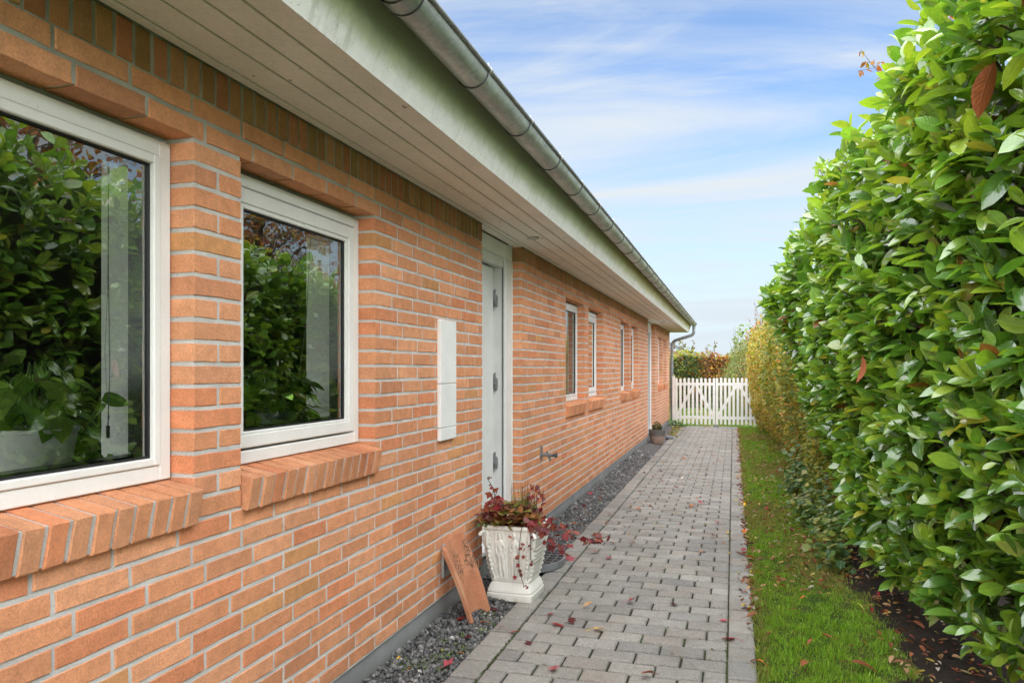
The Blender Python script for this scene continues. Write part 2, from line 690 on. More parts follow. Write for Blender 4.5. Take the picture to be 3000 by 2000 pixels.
M['laurel_obj'] = leaf_mat('laurel_leaf_single', 'obj', .30, .5, .38, coat=1.0)
M['laurel_attr'] = leaf_mat('laurel_leaf', 'attr', .30, .5, .38, coat=1.0)
M['leaf_attr'] = leaf_mat('small_leaf', 'attr', .5, .35, .35, vein=False)
M['dry_obj'] = leaf_mat('fallen_leaf', 'obj', .55, .35, .12, veincol=(.7, .6, .6), tcol=(1.2, .9, .6))
M['plant_attr'] = leaf_mat('pot_plant_leaf', 'attr', .4, .45, .2)
M['grass'] = leaf_mat('grass_blade', 'attr', .5, .3, .3, vein=False)
M['bark'] = simple('bark', (.085, .062, .045), .9, .3, 20, bump=.6)
M['dark_backing'] = simple('hedge_shade_backing', (.030, .032, .016), .95, .4, 30, bump=.8, bscale=60)  # for dark sheets behind hedge leaves, in place of inner shade

m = NM('terracotta')
c = m.vary((.53, .235, .130), m.noise(7, 5), .14)
c = m.vary(c, m.noise(120, 4, .7), .14)
c = m.mix(m.ramp(m.noise(5, 4, .6), .5, .72, 0, .55), c, (.58, .36, .24))
mold = m.math('MULTIPLY', m.ramp(m.noise(6.5, 4, .6, m.mapv(m.pos(), (1, 1, .45), (.4, 1.3, .2))), .52, .60), m.ramp(m.noise(75, 4, .75), .42, .60))
c = m.mix(m.math('MULTIPLY', mold, .85), c, (.045, .045, .04))
m.bump(m.noise(150, 4, .7), .4, .003)
M['terracotta'] = m.fin(c, .85, .25)

m = NM('cast_stone_white')
c = m.vary((.76, .745, .69), m.noise(9, 4), .06)
c = m.vary(c, m.noise(120, 3, .7), .06)
c = m.mix(m.ramp(m.noise(10, 6, .7), .55, .75, 0, .45), c, (.45, .42, .34))
c = m.mix(m.math('MULTIPLY', m.ramp(m.sep(m.pos(), 2), .05, 0, 0, 1), m.ramp(m.noise(18, 4), .35, .6, .2, .8)), c, (.36, .34, .26))
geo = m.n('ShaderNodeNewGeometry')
cav = m.ramp(geo.outputs['Pointiness'], .42, .498, .75, 0)  # relief creases darkened in colour, like shade, to bring the figures out
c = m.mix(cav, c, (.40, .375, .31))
m.bump(m.noise(190, 4, .7), .25, .002)
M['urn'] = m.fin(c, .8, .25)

m = NM('far_pot_clay')
zz = m.math('ADD', m.sep(m.pos(), 2), m.math('MULTIPLY', m.noise(7, 3), .03))
c = m.mix(m.ramp(zz, .155, .165), (.42, .29, .235), (.155, .15, .135))
c = m.vary(c, m.noise(14, 5), .18)
c = m.vary(c, m.noise(120, 3), .12)
M['far_pot'] = m.fin(c, .8, .3)
M['white_pot'] = simple('white_plastic_pot', (.84, .86, .82), .4, .04)
M['slate'] = simple('grey_slate', (.15, .17, .20), .6, .2, 15)
M['stem'] = simple('plant_stem', (.10, .06, .04), .7, .2)
M['green_stem'] = simple('green_stem', (.12, .20, .05), .6, .2)
M['roof_tile'] = simple('roof_tile', (.20, .085, .055), .8, .25, 6)
M['lamp_glass'] = simple('lamp_glass', (.5, .5, .5), .2, .05)
M['house_far'] = simple('far_brick', (.42, .20, .12), .9, .1)
M['grey_roof'] = simple('far_roof', (.10, .11, .13), .8, .2)

# ------------------------------------------------------------------ ground
g = MB()
g.add([(-90, -60, -.09), (90, -60, -.09), (90, 180, -.09), (-90, 180, -.09)], [(0, 1, 2, 3)])
gr = g.build('ground', M['far_lawn'])
tag(gr, 'green lawn ground beyond the gate and round the house', 'ground', kind='structure')

XL0, XL1, XR0, XR1 = -1.257, -1.117, -.03, .105     # kerb stones left, pavers, kerb stones right
PY0, PY1 = 1.6, 19.35
g = MB()
g.box(XL0 - .005, XR1 + .01, PY0 - 3.0, PY1, -.08, -.015)
path = g.build('path', M['joint'])
tag(path, 'grey concrete paver path running beside the house to the gate', 'path', kind='structure')

PAVE_C = [(.345, .335, .315), (.325, .316, .298), (.355, .342, .318), (.310, .304, .294), (.350, .326, .300), (.368, .358, .338)]


def pave_col(x, y, rng):
    c = np.array(PAVE_C[rng.integers(len(PAVE_C))]) * np.array([1.01, .99, .955]) * rng.uniform(.66, .84)
    return c


def paver_mesh(lx, ly, rng):
    """worn concrete stone, top at z=0, rounded top edge; origin at its middle"""
    ch = .010
    b = MB()
    hx, hy = lx / 2, ly / 2
    n = 3

    def ring(ix, z, jit):
        pts = []
        for (x0, y0), (x1, y1) in (((-1, -1), (1, -1)), ((1, -1), (1, 1)), ((1, 1), (-1, 1)), ((-1, 1), (-1, -1))):
            for k in range(2):
                t = k / 2
                x = x0 + (x1 - x0) * t
                y = y0 + (y1 - y0) * t
                pts.append(((hx - ix) * x + rng.uniform(-jit, jit), (hy - ix) * y + rng.uniform(-jit, jit), z + rng.uniform(-jit, jit) * .4))
        return pts
    r0 = ring(0, -.05, .0005)
    r1 = ring(0, -ch, .0012)
    r2 = ring(ch * .35, -ch * .35, .001)
    r3 = ring(ch * 1.3, 0, .0012)
    vs = r0 + r1 + r2 + r3
    fs = []
    for k in range(3):
        for i in range(8):
            j = (i + 1) % 8
            fs.append((k * 8 + i, k * 8 + j, k * 8 + 8 + j, k * 8 + 8 + i))
    fs.append(tuple(24 + i for i in range(8)))
    return vs, fs


stones = []   # (x,y,lx,ly)
pitch = .2174
y_ref = 3.809
for k in range(-16, 113):
    y = y_ref + .14 * k + .07
    if y < PY0 or y > PY1 - .05:
        continue
    x = XL1 + .003
    lens = [pitch] * 5 if k % 2 else [pitch / 2] + [pitch] * 4 + [pitch / 2]
    for L in lens:
        stones.append((x + L / 2, y, L - .0095, .1285))
        x += L
for k in range(-12, 80):
    y = 3.484 + .21 * k + .105
    if PY0 < y < PY1 - .1:
        stones.append(((XL0 + XL1) / 2, y, .1335, .2005))
    y = y_ref + .21 * k + .105
    if PY0 < y < PY1 - .1:
        stones.append(((XR0 + XR1) / 2 + .002, y, .1295, .2005))


def camproj(X, Y, Z):
    c, s = math.cos(TH), math.sin(TH)
    d = -X * s + Y * c
    if d < .2:
        return None
    return 1500 + 2233 * (X * c + Y * s) / d, 1081 - 2233 * (Z - 1.4) / d, d


def view_score(X, Y, Z, area):
    p = camproj(X, Y, Z)
    if p is None or not (-60 < p[0] < 3060 and -60 < p[1] < 2060):
        return -1
    return area / p[2] ** 2


sc = sorted(range(len(stones)), key=lambda i: -view_score(stones[i][0], stones[i][1], 0, stones[i][2] * stones[i][3] * 1.4 / max(1, stones[i][1])))
single = set(i for i in sc[:300] if view_score(stones[i][0], stones[i][1], 0, 1) > 0)
pv_cache = {}
rest_v, rest_f, rest_c = [], [], []
for i, (x, y, lx, ly) in enumerate(stones):
    col = pave_col(x, y, RNG)
    if i in single:
        key = (round(lx, 3), round(ly, 3), int(RNG.integers(4)))
        if key not in pv_cache:
            v, f = paver_mesh(lx, ly, RNG)
            me = bpy.data.meshes.new('paver')
            me.from_pydata(v, [], f)
            me.materials.append(M['paver_obj'])
            pv_cache[key] = me
        o = link_mesh('paver', pv_cache[key], path, (x, y, RNG.uniform(-.004, .002)), (RNG.normal(0, .010), RNG.normal(0, .009), RNG.normal(0, .009)))
        o.color = (*col, 1)
    else:
        v, f = paver_mesh(lx, ly, RNG)
        b = len(rest_v)
        dz = RNG.uniform(-.002, .001)
        rest_v += [(p[0] + x, p[1] + y, p[2] + dz) for p in v]
        rest_f += [tuple(q + b for q in t) for t in f]
        rest_c += [tuple(col) + (1,)] * len(v)
me = bpy.data.meshes.new('paver')
me.from_pydata(rest_v, [], rest_f)
me.materials.append(M['paver_attr'])
a = me.attributes.new('col', 'FLOAT_COLOR', 'POINT')
a.data.foreach_set('color', np.array(rest_c, np.float32).ravel())
tag(link_mesh('far_pavers', me, path), kind='stuff')


def strip(name, mat, xs, y0, y1, ny, zf):
    ys = np.linspace(y0, y1, ny)
    V = [(x, y, zf(i, x, y)) for y in ys for i, x in enumerate(xs)]
    n = len(xs)
    F = [(j * n + i, j * n + i + 1, (j + 1) * n + i + 1, (j + 1) * n + i) for j in range(ny - 1) for i in range(n - 1)]
    me = np_mesh(name, V, [np.array(F)], mat, smooth=True)
    return link_mesh(name, me)


def hn(x, y):
    return math.sin(x * 7.3 + y * 2.1) * .5 + math.sin(y * 5.7 - x * 3.1) * .5


gx = [-1.62, -1.55, -1.45, -1.35, XL0 + .002]
gz = [.045, .04, .018, 0, -.022]
gb = strip('gravel_bed', M['gravel_base'], gx, -1.5, 19.45, 120, lambda i, x, y: gz[i] - .01 + .004 * hn(x * 3, y) - (.06 if math.hypot(x + 1.52, y - 5.33) < .36 else 0))
tag(gb, 'dark gravel strip between the house plinth and the path', 'gravel strip', kind='structure')

lx_ = [XR1 + .002, .2, .35, .5, .65, .8, .95, 1.1, 1.4]
lawn = strip('lawn', M['lawn'], lx_, -1.5, 19.4, 100, lambda i, x, y: -.012 + .010 * hn(x, y) * (i > 0))
tag(lawn, 'narrow mossy grass verge between the path and the hedge', 'lawn', kind='structure')
sx_ = [.62, .72, .82, .95, 1.2, 1.6, 2.4]
soil = strip('soil_bed', M['soil'], sx_, -1.5, 19.4, 160, lambda i, x, y: (-.05 if i == 0 else -.012 if i == 1 else .012 if i == 2 else .035) + .014 * hn(x * 2.3, y * 2.7) + .006 * hn(x * 9, y * 11) - .02 * max(0, math.sin(y * 1.7)) * (i < 3) - (.09 * min(1, max(0, (y - 6.8) / 1.2)) if x < 1.3 else 0))
tag(soil, 'dark bare soil under the laurel hedge', 'soil', kind='structure')

# ------------------------------------------------------------------ house
WX = -1.54
Z0 = .148
CP = .0667
END = 19.45
WSTART = -2.4
ZS = 2.325
house = thing('brick_house', 'long single-storey orange brick house with white windows and zinc gutter', 'house', (WX, 8.5, 0))
HOFF = Vector((-WX, -8.5, 0))


def hpart(name, mb, mat, parent=None, smooth=False, fix=True):
    """mesh given in world coordinates, parented to the house"""
    o = mb.build(name, mat, smooth=smooth, fix=fix)
    o.parent = parent or house
    if parent is None:
        o.location = HOFF
    return o


ZB, ZT = Z0 + 14 * CP, Z0 + 29 * CP
WIN = [(.70, 1.912, 'fixed'), (2.138, 3.104, 'sash'), (7.15, 8.10, 'fixed'), (8.34, 9.29, 'sash'),
       (10.85, 11.74, 'fixed'), (12.03, 12.906, 'sash'), (16.43, 17.43, 'fixed'), (17.69, 18.58, 'fixed')]
DOORS = [(4.617, 5.562), (14.41, 15.74)]
OPEN = [(a, b, ZB, ZT) for a, b, _ in WIN] + [(a, b, .10, ZS + .1) for a, b in DOORS]

# mortar core, inset from the brick faces
INS = .0032
MX0, MX1 = WX - .105, WX - INS
cuts = sorted(OPEN)
walls = []      # (y0, y1, object): one stretch of wall between door openings
SEGS = [(WSTART, DOORS[0][0]), (DOORS[0][1], DOORS[1][0]), (DOORS[1][1], END)]
for (sa, sb) in SEGS:
    wm_ = MB()
    y = sa + (INS if sa > 0 else 0)
    for (a, b, z0, z1) in cuts:
        if a < sa or b > sb or z0 < .2:
            continue
        wm_.box(MX0, MX1, y, a - INS, Z0 - .002, ZS + .03)
        wm_.box(MX0, MX1, a - INS, b + INS, Z0 - .002, z0 - .135)
        wm_.box(MX0, WX - .035, a - INS, b + INS, z0 - .135, z0 - .05)
        wm_.box(MX0, MX1, a - INS, b + INS, z1 + .012, ZS + .03)
        y = b + INS
    wm_.box(MX0, MX1, y, sb - INS, Z0 - .002, ZS + .03)
    walls.append((sa, sb, hpart('wall', wm_, M['mortar'])))


def wall_of(y):
    for sa, sb, o in walls:
        if y < sb + .05:
            return o
    return walls[-1][2]


pl = MB()
y = WSTART
for a, b in DOORS:
    pl.box(WX - .35, WX - .011, y, a, -.10, Z0 - .004)
    pl.box(WX - .35, WX - .085, a, b, -.10, .19)
    y = b
pl.box(WX - .35, WX - .011, y, END - .01, -.10, Z0 - .004)
hpart('plinth', pl, M['plinth'])

BR_C = [((.655, .288, .146), .44), ((.69, .322, .172), .32), ((.64, .248, .122), .12), ((.62, .300, .130), .07), ((.57, .252, .134), .05)]
BP = np.array([w for _, w in BR_C])
BP = BP / BP.sum()


def brick_col(rng, kind='wall'):
    c = np.array(BR_C[rng.choice(len(BR_C), p=BP)][0]) * rng.uniform(.9, 1.08)
    if kind == 'row':
        stain = np.array([(.22, .13, .045), (.20, .145, .05), (.27, .105, .045)][rng.integers(3)])
        k = rng.uniform(.45, .8)
        c = c * (1 - k) + stain * k
    if kind == 'sill':
        c = c * rng.uniform(.88, 1.04)
    return c


def brick_shape(L, H, D, rng, jit=.0017, ch=.0022):
    """front face at x=0 looking to +x; centred in y,z; body goes to -D"""
    def ring(i, x, j):
        pts = []
        nl = 3 if L > .1 else 2
        for (y0, z0), (y1, z1), n in (((-1, -1), (1, -1), nl), ((1, -1), (1, 1), 2), ((1, 1), (-1, 1), nl), ((-1, 1), (-1, -1), 2)):
            for k in range(n):
                t = k / n
                pts.append((x + rng.uniform(-j, j) * .5, (L / 2 - i) * (y0 + (y1 - y0) * t) + rng.uniform(-j, j), (H / 2 - i) * (z0 + (z1 - z0) * t) + rng.uniform(-j, j)))
        return pts
    a = ring(0, -D, 0)
    b = ring(0, -ch, jit)
    c = ring(ch * .9, 0, jit)
    n = len(a)
    fs = []
    for k in range(2):
        for i in range(n):
            j = (i + 1) % n
            fs.append((k * n + i, k * n + j, k * n + n + j, k * n + n + i))
    fs.append(tuple(2 * n + i for i in range(n)))
    return a + b + c, fs


bricks = []   # (y, z, L, H, kind)
for ci in range(31):
    z0 = Z0 + ci * CP
    zc = z0 + CP / 2
    off = {0: 0, 1: .06, 2: 0, 3: -.06}[ci % 4]
    blk = []
    for (a, b, oz0, oz1) in OPEN:
        lo = oz0 - 2 * CP - .001 if oz0 > .2 else oz0
        if lo < zc < oz1:
            blk.append((a, b))
    y = WSTART
    segs = []
    for a, b in sorted(blk):
        segs.append((y, a))
        y = b
    segs.append((y, END))
    for a, b in segs:
        w = b - a
        if w < .35:
            ps = [a, b] if ci % 2 == 0 else [a, (a + b) / 2, b]
        else:
            g0 = 1.664 + off
            k0 = math.ceil((a - g0) / .24 + .22)
            ps = [a]
            t = g0 + k0 * .24
            while t < b - .05:
                ps.append(t)
                t += .24
            ps.append(b)
        for q in range(len(ps) - 1):
            y0 = ps[q] + (0 if q == 0 else .007)
            y1 = ps[q + 1] - (0 if q == len(ps) - 2 else .007)
            bricks.append(((y0 + y1) / 2, zc + .0005, y1 - y0, .0528, 'wall'))
# header row on edge under the soffit
zrow = Z0 + 31 * CP + .054 + .0005
for (sa, sb) in SEGS:
    nr_ = round((sb - sa) / .0667)
    pr_ = (sb - sa) / nr_
    for q in range(nr_):
        y0 = sa + q * pr_ + (0 if q == 0 else .0065)
        y1 = sa + (q + 1) * pr_ - (0 if q == nr_ - 1 else .0065)
        bricks.append(((y0 + y1) / 2, zrow, y1 - y0, .108, 'row'))

sc = sorted(range(len(bricks)), key=lambda i: -view_score(WX, bricks[i][0], bricks[i][1], bricks[i][2] * bricks[i][3] * 1.54 / max(.8, bricks[i][0])))
single = set(i for i in sc[:300] if view_score(WX, bricks[i][0], bricks[i][1], 1) > 0)
cache = {}
RST = [([], [], []) for _ in walls]
for i, (y, z, L, H, kd) in enumerate(bricks):
    col = brick_col(RNG, kd)
    px = WX + RNG.normal(0, .0007)
    if i in single:
        key = (round(L / .004), round(H, 3), int(RNG.integers(4)))
        if key not in cache:
            v, f = brick_shape(L, H, .1, RNG)
            me = bpy.data.meshes.new('brick')
            me.from_pydata(v, [], f)
            me.materials.append(M['brick_obj'])
            cache[key] = me
        o = link_mesh('brick', cache[key], wall_of(y), (px, y, z), (RNG.normal(0, .003), RNG.normal(0, .004), RNG.normal(0, .003)))
        o.color = (*col, 1)
    else:
        v, f = brick_shape(L, H, .1, RNG)
        rest_v, rest_f, rest_c = RST[[w[2] for w in walls].index(wall_of(y))]
        b = len(rest_v)
        rest_v += [(p[0] + px, p[1] + y, p[2] + z) for p in v]
        rest_f += [tuple(q + b for q in t) for t in f]
        rest_c += [tuple(col) + (1,)] * len(v)
for (rest_v, rest_f, rest_c), w in zip(RST, walls):
    me = bpy.data.meshes.new('brickwork')
    me.from_pydata(rest_v, [], rest_f)
    me.materials.append(M['brick_attr'])
    a = me.attributes.new('col', 'FLOAT_COLOR', 'POINT')
    a.data.foreach_set('color', np.array(rest_c, np.float32).ravel())
    tag(link_mesh('brickwork', me, w[2]), kind='stuff')

# gable end and rear, with unseen openings added to light the window reveals
gm = MB()
gm.box(-9.0, WX - .12, END - .14, END - .012, Z0, ZS + .03)
gm.box(-9.0, -8.7, 2.6, END - .14, Z0, ZS + .03)
gm.box(-9.0, -8.7, WSTART + .05, 2.6, 2.2, ZS + .03)
gm.box(-9.0, -5.2, WSTART - .1, WSTART + .05, Z0, ZS + .03)
gm.box(-2.05, WX - .12, WSTART - .1, WSTART + .05, Z0, ZS + .03)
gm.box(-5.2, -2.05, WSTART - .1, WSTART + .05, 2.25, ZS + .03)
go = hpart('gable_wall', gm, M['house_far'])

# inner leaf of the wall with window reveals, and the dark room behind
for (sa, sb) in SEGS:
    iw = MB()
    y = sa + (.06 if sa < 0 else .02)
    for (a, b, z0, z1) in cuts:
        if a < sa or b > sb or z0 < .2:
            continue
        iw.box(-1.90, WX - .112, y, a - .02, .2, ZS + .02)
        iw.box(-1.90, WX - .112, a - .02, b + .02, .2, z0 - .01)
        iw.box(-1.90, WX - .112, a - .02, b + .02, z1 + .01, ZS + .02)
        y = b + .02
    iw.box(-1.90, WX - .112, y, sb - (.15 if sb == END else .02), .2, ZS + .02)
    hpart('inner_wall', iw, M['plaster'])
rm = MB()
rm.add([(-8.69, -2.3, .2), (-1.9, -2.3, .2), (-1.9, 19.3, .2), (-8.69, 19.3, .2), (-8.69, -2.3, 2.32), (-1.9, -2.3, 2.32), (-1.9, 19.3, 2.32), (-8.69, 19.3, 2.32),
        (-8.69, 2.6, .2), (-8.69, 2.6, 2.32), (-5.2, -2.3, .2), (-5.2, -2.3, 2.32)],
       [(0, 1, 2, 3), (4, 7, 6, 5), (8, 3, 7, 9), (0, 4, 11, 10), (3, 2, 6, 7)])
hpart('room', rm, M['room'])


# ------------------------------------------------------------------ windows
def frame_ring(mb, x0, x1, y0, y1, z0, z1, wl, wr, wb, wt, ch=.003):
    """four members butted: rails run full width between stiles"""
    mb.box(x0, x1, y0, y0 + wl, z0, z1, ch)
    mb.box(x0, x1, y1 - wr, y1, z0, z1, ch)
    mb.box(x0, x1, y0 + wl, y1 - wr, z0, z0 + wb, ch)
    mb.box(x0, x1, y0 + wl, y1 - wr, z1 - wt, z1, ch)


def window(a, b, kind):
    fx = -1.618
    z0, z1 = ZB - .008, ZT - .012
    y0, y1 = a + .006, b - .006
    mb = MB()
    if kind == 'fixed':
        frame_ring(mb, fx - .07, fx, y0, y1, z0, z1, .046, .046, .044, .046)
        w = hpart('window', mb, M['frame'])
        s = MB()
        frame_ring(s, fx - .05, fx + .006, y0 + .048, y1 - .048, z0 + .046, z1 - .048, .026, .026, .022, .026)
        i = .048 + .026
        zb, zt = z0 + .046 + .022, z1 - .048 - .026
    else:
        frame_ring(mb, fx - .07, fx, y0, y1, z0, z1, .040, .040, .044, .042)
        w = hpart('window', mb, M['frame'])
        s = MB()
        frame_ring(s, fx - .05, fx + .004, y0 + .045, y1 - .045, z0 + .054, z1 - .047, .052, .052, .046, .052)
        frame_ring(s, fx - .04, fx + .0, y0 + .098, y1 - .098, z0 + .1005, z1 - .1, .018, .018, .010, .016, .002)
        i = .098 + .018
        zb, zt = z0 + .1105, z1 - .116
    so = s.build('sash', M['frame'])
    so.parent = w
    gk = MB()
    frame_ring(gk, fx - .020, fx - .009, y0 + i, y1 - i, zb, zt, .006, .006, .006, .006, 0)
    k = gk.build('gasket', M['black_rubber'])
    k.parent = w
    sp = MB()
    frame_ring(sp, fx - .074, fx - .0205, y0 + i, y1 - i, zb, zt, .014, .014, .012, .012, 0)
    k = sp.build('spacer', M['grey_gasket'])
    k.parent = w
    p = MB()
    p.add([(fx - .016, y0 + i + .004, zb + .004), (fx - .016, y1 - i - .004, zb + .004), (fx - .016, y1 - i - .004, zt - .004), (fx - .016, y0 + i + .004, zt - .004)], [(0, 1, 2, 3)])
    k = p.build('pane', M['glass'])
    k.parent = w
    return w, i


wobs = [window(*q) for q in WIN]

# blind cord with its tassel inside the first window
cy = 1.755
cd = MB()
cd.tube([(-1.70, cy, 2.06), (-1.702, cy, 1.7), (-1.70, cy + .004, 1.40), (-1.703, cy, 1.24)], .0016, 5)
cd.tube([(-1.70, cy, 2.06), (-1.70, cy - .004, 1.62), (-1.70, cy - .014, 1.45), (-1.701, cy - .008, 1.36), (-1.70, cy + .002, 1.26)], .0009, 4)
cd.tube([(-1.703, cy, 1.24), (-1.703, cy, 1.205)], .005, 6)
co = cd.build('blind_cord', M['steel'])
co.parent = wobs[0][0]
cd = MB()
cd.tube([(-1.74, 2.90, 2.03), (-1.74, 2.86, 1.6), (-1.74, 2.80, 1.35)], .002, 5)
co = cd.build('blind_cord', M['steel'])
co.parent = wobs[1][0]

# inner window boards
for q in (0, 1):
    a, b, _ = WIN[q]
    s = MB()
    s.box(-1.93, -1.69, a - .018, b + .018, ZB - .008, ZB + .022, .003)
    o = s.build('inner_sill', M['sill_inside'])
    o.parent = wobs[q][0]

# brick window sills, headers on edge, tilted outwards
sill_cache = {}
for (a, b, kd) in WIN:
    core = MB()
    tilt = R(11)
    n = round((b - a) / .0667)
    pit = (b - a) / n
    cx_, cz_ = -1.4985, ZB - .037
    # mortar bed
    ct, st = math.cos(tilt), math.sin(tilt)

    def tf(x, z):
        return cx_ + x * ct + z * st, cz_ - x * st + z * ct
    poly = [tf(-.0050, -.0045), tf(-.0050, -.1030), tf(-.14, -.1030), tf(-.14, -.0045)]
    core.prism(poly, a + .012, b - .012)
    so = hpart('window_sill', core, M['mortar'])
    for k in range(n):
        key = int(RNG.integers(5))
        kk = (key, round(pit, 4))
        if kk not in sill_cache:
            v, f = brick_shape(pit - .0135, .107, .15, RNG, jit=.0018, ch=.003)
            me = bpy.data.meshes.new('sill_brick')
            me.from_pydata(v, [], f)
            me.materials.append(M['brick_obj'])
            sill_cache[kk] = me
        px, pz = tf(RNG.normal(0, .001), -.0535)
        o = link_mesh('sill_brick', sill_cache[kk], so, (px, a + (k + .5) * pit, pz), (0, tilt + RNG.normal(0, .004), RNG.normal(0, .005)))
        o.color = (*brick_col(RNG, 'sill'), 1)

# ------------------------------------------------------------------ doors


def door(a, b, full):
    fx = -1.616
    zt = ZS - .004
    mb = MB()
    zb = .195
    tr = .13
    # outer casing: two uprights and a head
    mb.box(fx - .02, fx, b - .012 - .155, b - .012, zb, zt - .105, .003)
    mb.box(fx - .02, fx + .006, b - .012, b - .001, zb, zt - .105, .002)
    mb.box(fx - .02, fx, a + .004, a + .06, zb, zt - .105, .003)
    mb.box(fx - .02, fx + .003, a + .003, b - .002, zt - .105, zt, .003)
    mb.box(fx - .10, fx - .02, b - .165, b - .02, zb, zt - .02, .002)
    mb.box(fx - .16, fx - .10, b - .205, b - .02, zb, zt - .02, .002)
    mb.box(fx - .16, fx - .02, a + .01, a + .05, zb, zt - .02, .002)
    mb.box(fx - .16, fx - .02, a + .05, b - .165, zt - .17, zt - .02, .002)
    d = hpart('door_frame', mb, M['door'])
    lf = MB()
    lf.box(fx - .115, fx - .070, a + .052, b - .255, zb + .01, zt - .185, .003)
    lf.box(fx - .130, fx - .090, b - .2515, b - .2395, zb + .01, zt - .185, .002)
    lo = lf.build('door_leaf', M['door'])
    lo.parent = d
    gk = MB()
    gk.box(fx - .13, fx - .085, b - .239, b - .222, zb + .01, zt - .185)
    gk.box(fx - .030, fx - .0185, b - .1695, b - .1655, zb + .01, zt - .12)  # grey strip standing in for shade in the casing groove
    gk.box(fx - .135, fx - .119, a + .052, b - .254, zb + .01, zt - .172)
    gk.box(fx - .128, fx - .078, b - .2549, b - .2515, zb + .01, zt - .185)
    k = gk.build('gasket', M['grey_gasket'])
    k.parent = d
    if full:
        for hz in (.71, 1.29, 1.90):
            h = MB()
            h.box(fx - .099, fx - .060, b - .226, b - .170, hz - .036, hz + .036, .003)
            h.tube([(fx - .064, b - .190, hz - .045), (fx - .064, b - .190, hz + .045)], .006, 8)
            h.tube([(fx - .064, b - .232, hz - .005), (fx - .064, b - .232, hz + .085)], .007, 8)
            h.box(fx - .088, fx - .066, b - .250, b - .224, hz + .00, hz + .075, .002)
            o = h.build('hinge', M['steel'], smooth=True)
            o.parent = d
    st = MB()
    st.box(fx - .2, fx + .03, a + .002, b - .002, .160, .192, .004)
    o = st.build('threshold', M['door'])
    o.parent = d
    return d


door(*DOORS[0], True)
door(*DOORS[1], False)

# ------------------------------------------------------------------ eave: boards, fascia, gutter, downpipe, roof
sf = MB()
sf.box(-1.60, -1.096, WSTART, END + .16, ZS + .012, ZS + .03)
so = hpart('soffit', sf, M['zinc_dark'])
xs = [-1.535, -1.492, -1.378, -1.277, -1.183, -1.087]
for i in range(5):
    b = MB()
    b.box(xs[i] + .004, xs[i + 1] - .004, WSTART, END + .16, ZS - .001, ZS + .0115, .002)
    o = b.build('soffit_board', M['soffit'])
    o.parent = so
for a, b_ in DOORS:
    b = MB()
    b.box(-1.60, -1.537, a + .004, b_ - .004, ZS - .002, ZS + .0112, .002)
    o = b.build('soffit_board', M['soffit'])
    o.parent = so

LEAN = R(20)
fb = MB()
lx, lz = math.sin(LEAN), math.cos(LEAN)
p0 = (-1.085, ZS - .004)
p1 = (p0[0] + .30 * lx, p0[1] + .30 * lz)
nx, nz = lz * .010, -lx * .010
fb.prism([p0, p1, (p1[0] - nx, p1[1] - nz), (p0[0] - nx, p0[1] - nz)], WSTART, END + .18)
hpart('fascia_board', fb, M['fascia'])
# end board of the eave
eb = MB()
eb.prism([(-1.62, ZS), (-1.085, ZS - .003), (p1[0], p1[1]), (-1.62, p1[1] + .28)], END + .16, END + .178)
hpart('verge_board', eb, M['soffit'])

GX, GZ, GR = -.950, 2.528, .0606
gt = MB()
n = 18
ysg = [WSTART] + [2.13 + .62 * k for k in range(-6, 29)] + [END + .23]
ring_o = [(GX + GR * math.cos(math.pi + math.pi * k / n), GZ + GR * math.sin(math.pi + math.pi * k / n)) for k in range(n + 1)]
ring_i = [(GX + (GR - .002) * math.cos(math.pi + math.pi * k / n), GZ + (GR - .002) * math.sin(math.pi + math.pi * k / n)) for k in range(n + 1)]
poly = ring_o + ring_i[::-1]
nn = len(poly)
vs, fs = [], []
for y in (WSTART, END + .23):
    vs += [(x, y, z) for x, z in poly]
for i in range(nn):
    j = (i + 1) % nn
    fs.append((i, j, nn + j, nn + i))
fs.append(tuple(range(n, -1, -1)) )
fs.append(tuple(nn + i for i in range(n + 1)))
gt.add(vs, fs)
gut = hpart('gutter', gt, M['zinc'], smooth=True)
lp = MB()
lp.tube([(GX + GR + .004, WSTART, GZ + .001), (GX + GR + .004, END + .24, GZ + .001)], .0085, 10)
o = lp.build('rolled_lip', M['zinc_dark'], smooth=True)
o.parent = gut
for k, y in enumerate(ysg[1:-1]):
    b = MB()
    r2 = GR + .0028
    vs, fs = [], []
    m_ = 20
    for yy in (y - .011, y + .011):
        for q in range(m_ + 1):
            t = math.pi + math.pi * q / m_
            vs.append((GX + r2 * math.cos(t), yy, GZ + r2 * math.sin(t)))
        for q in range(m_ + 1):
            t = math.pi + math.pi * q / m_
            vs.append((GX + (r2 - .003) * math.cos(t), yy, GZ + (r2 - .003) * math.sin(t)))
    w_ = m_ + 1
    for q in range(m_):
        fs.append((q, q + 1, 2 * w_ + q + 1, 2 * w_ + q))
        fs.append((q, q + 1, w_ + q + 1, w_ + q))
        fs.append((2 * w_ + q, 2 * w_ + q + 1, 3 * w_ + q + 1, 3 * w_ + q))
    b.add(vs, fs)
    b.tube([(GX + GR + .004, y - .012, GZ + .0015), (GX + GR + .004, y + .012, GZ + .0015)], .0118, 10)
    b.tube([(GX + GR + .001, y, GZ + .010), (GX + GR - .005, y, GZ + .030)], .004, 6)
    o = b.build('gutter_bracket', M['zinc'], smooth=True)
    o.parent = gut
    b = MB()
    b.tube([(GX + (GR + .0022) * math.cos(math.pi + math.pi * q / 20), y - .0135, GZ + (GR + .0022) * math.sin(math.pi + math.pi * q / 20)) for q in range(21)], .0030, 6)
    o = b.build('bracket_shade_line', M['steel_dark'], smooth=True)  # thin dark ring standing in for a shadow gap beside the bracket
    o.parent = gut
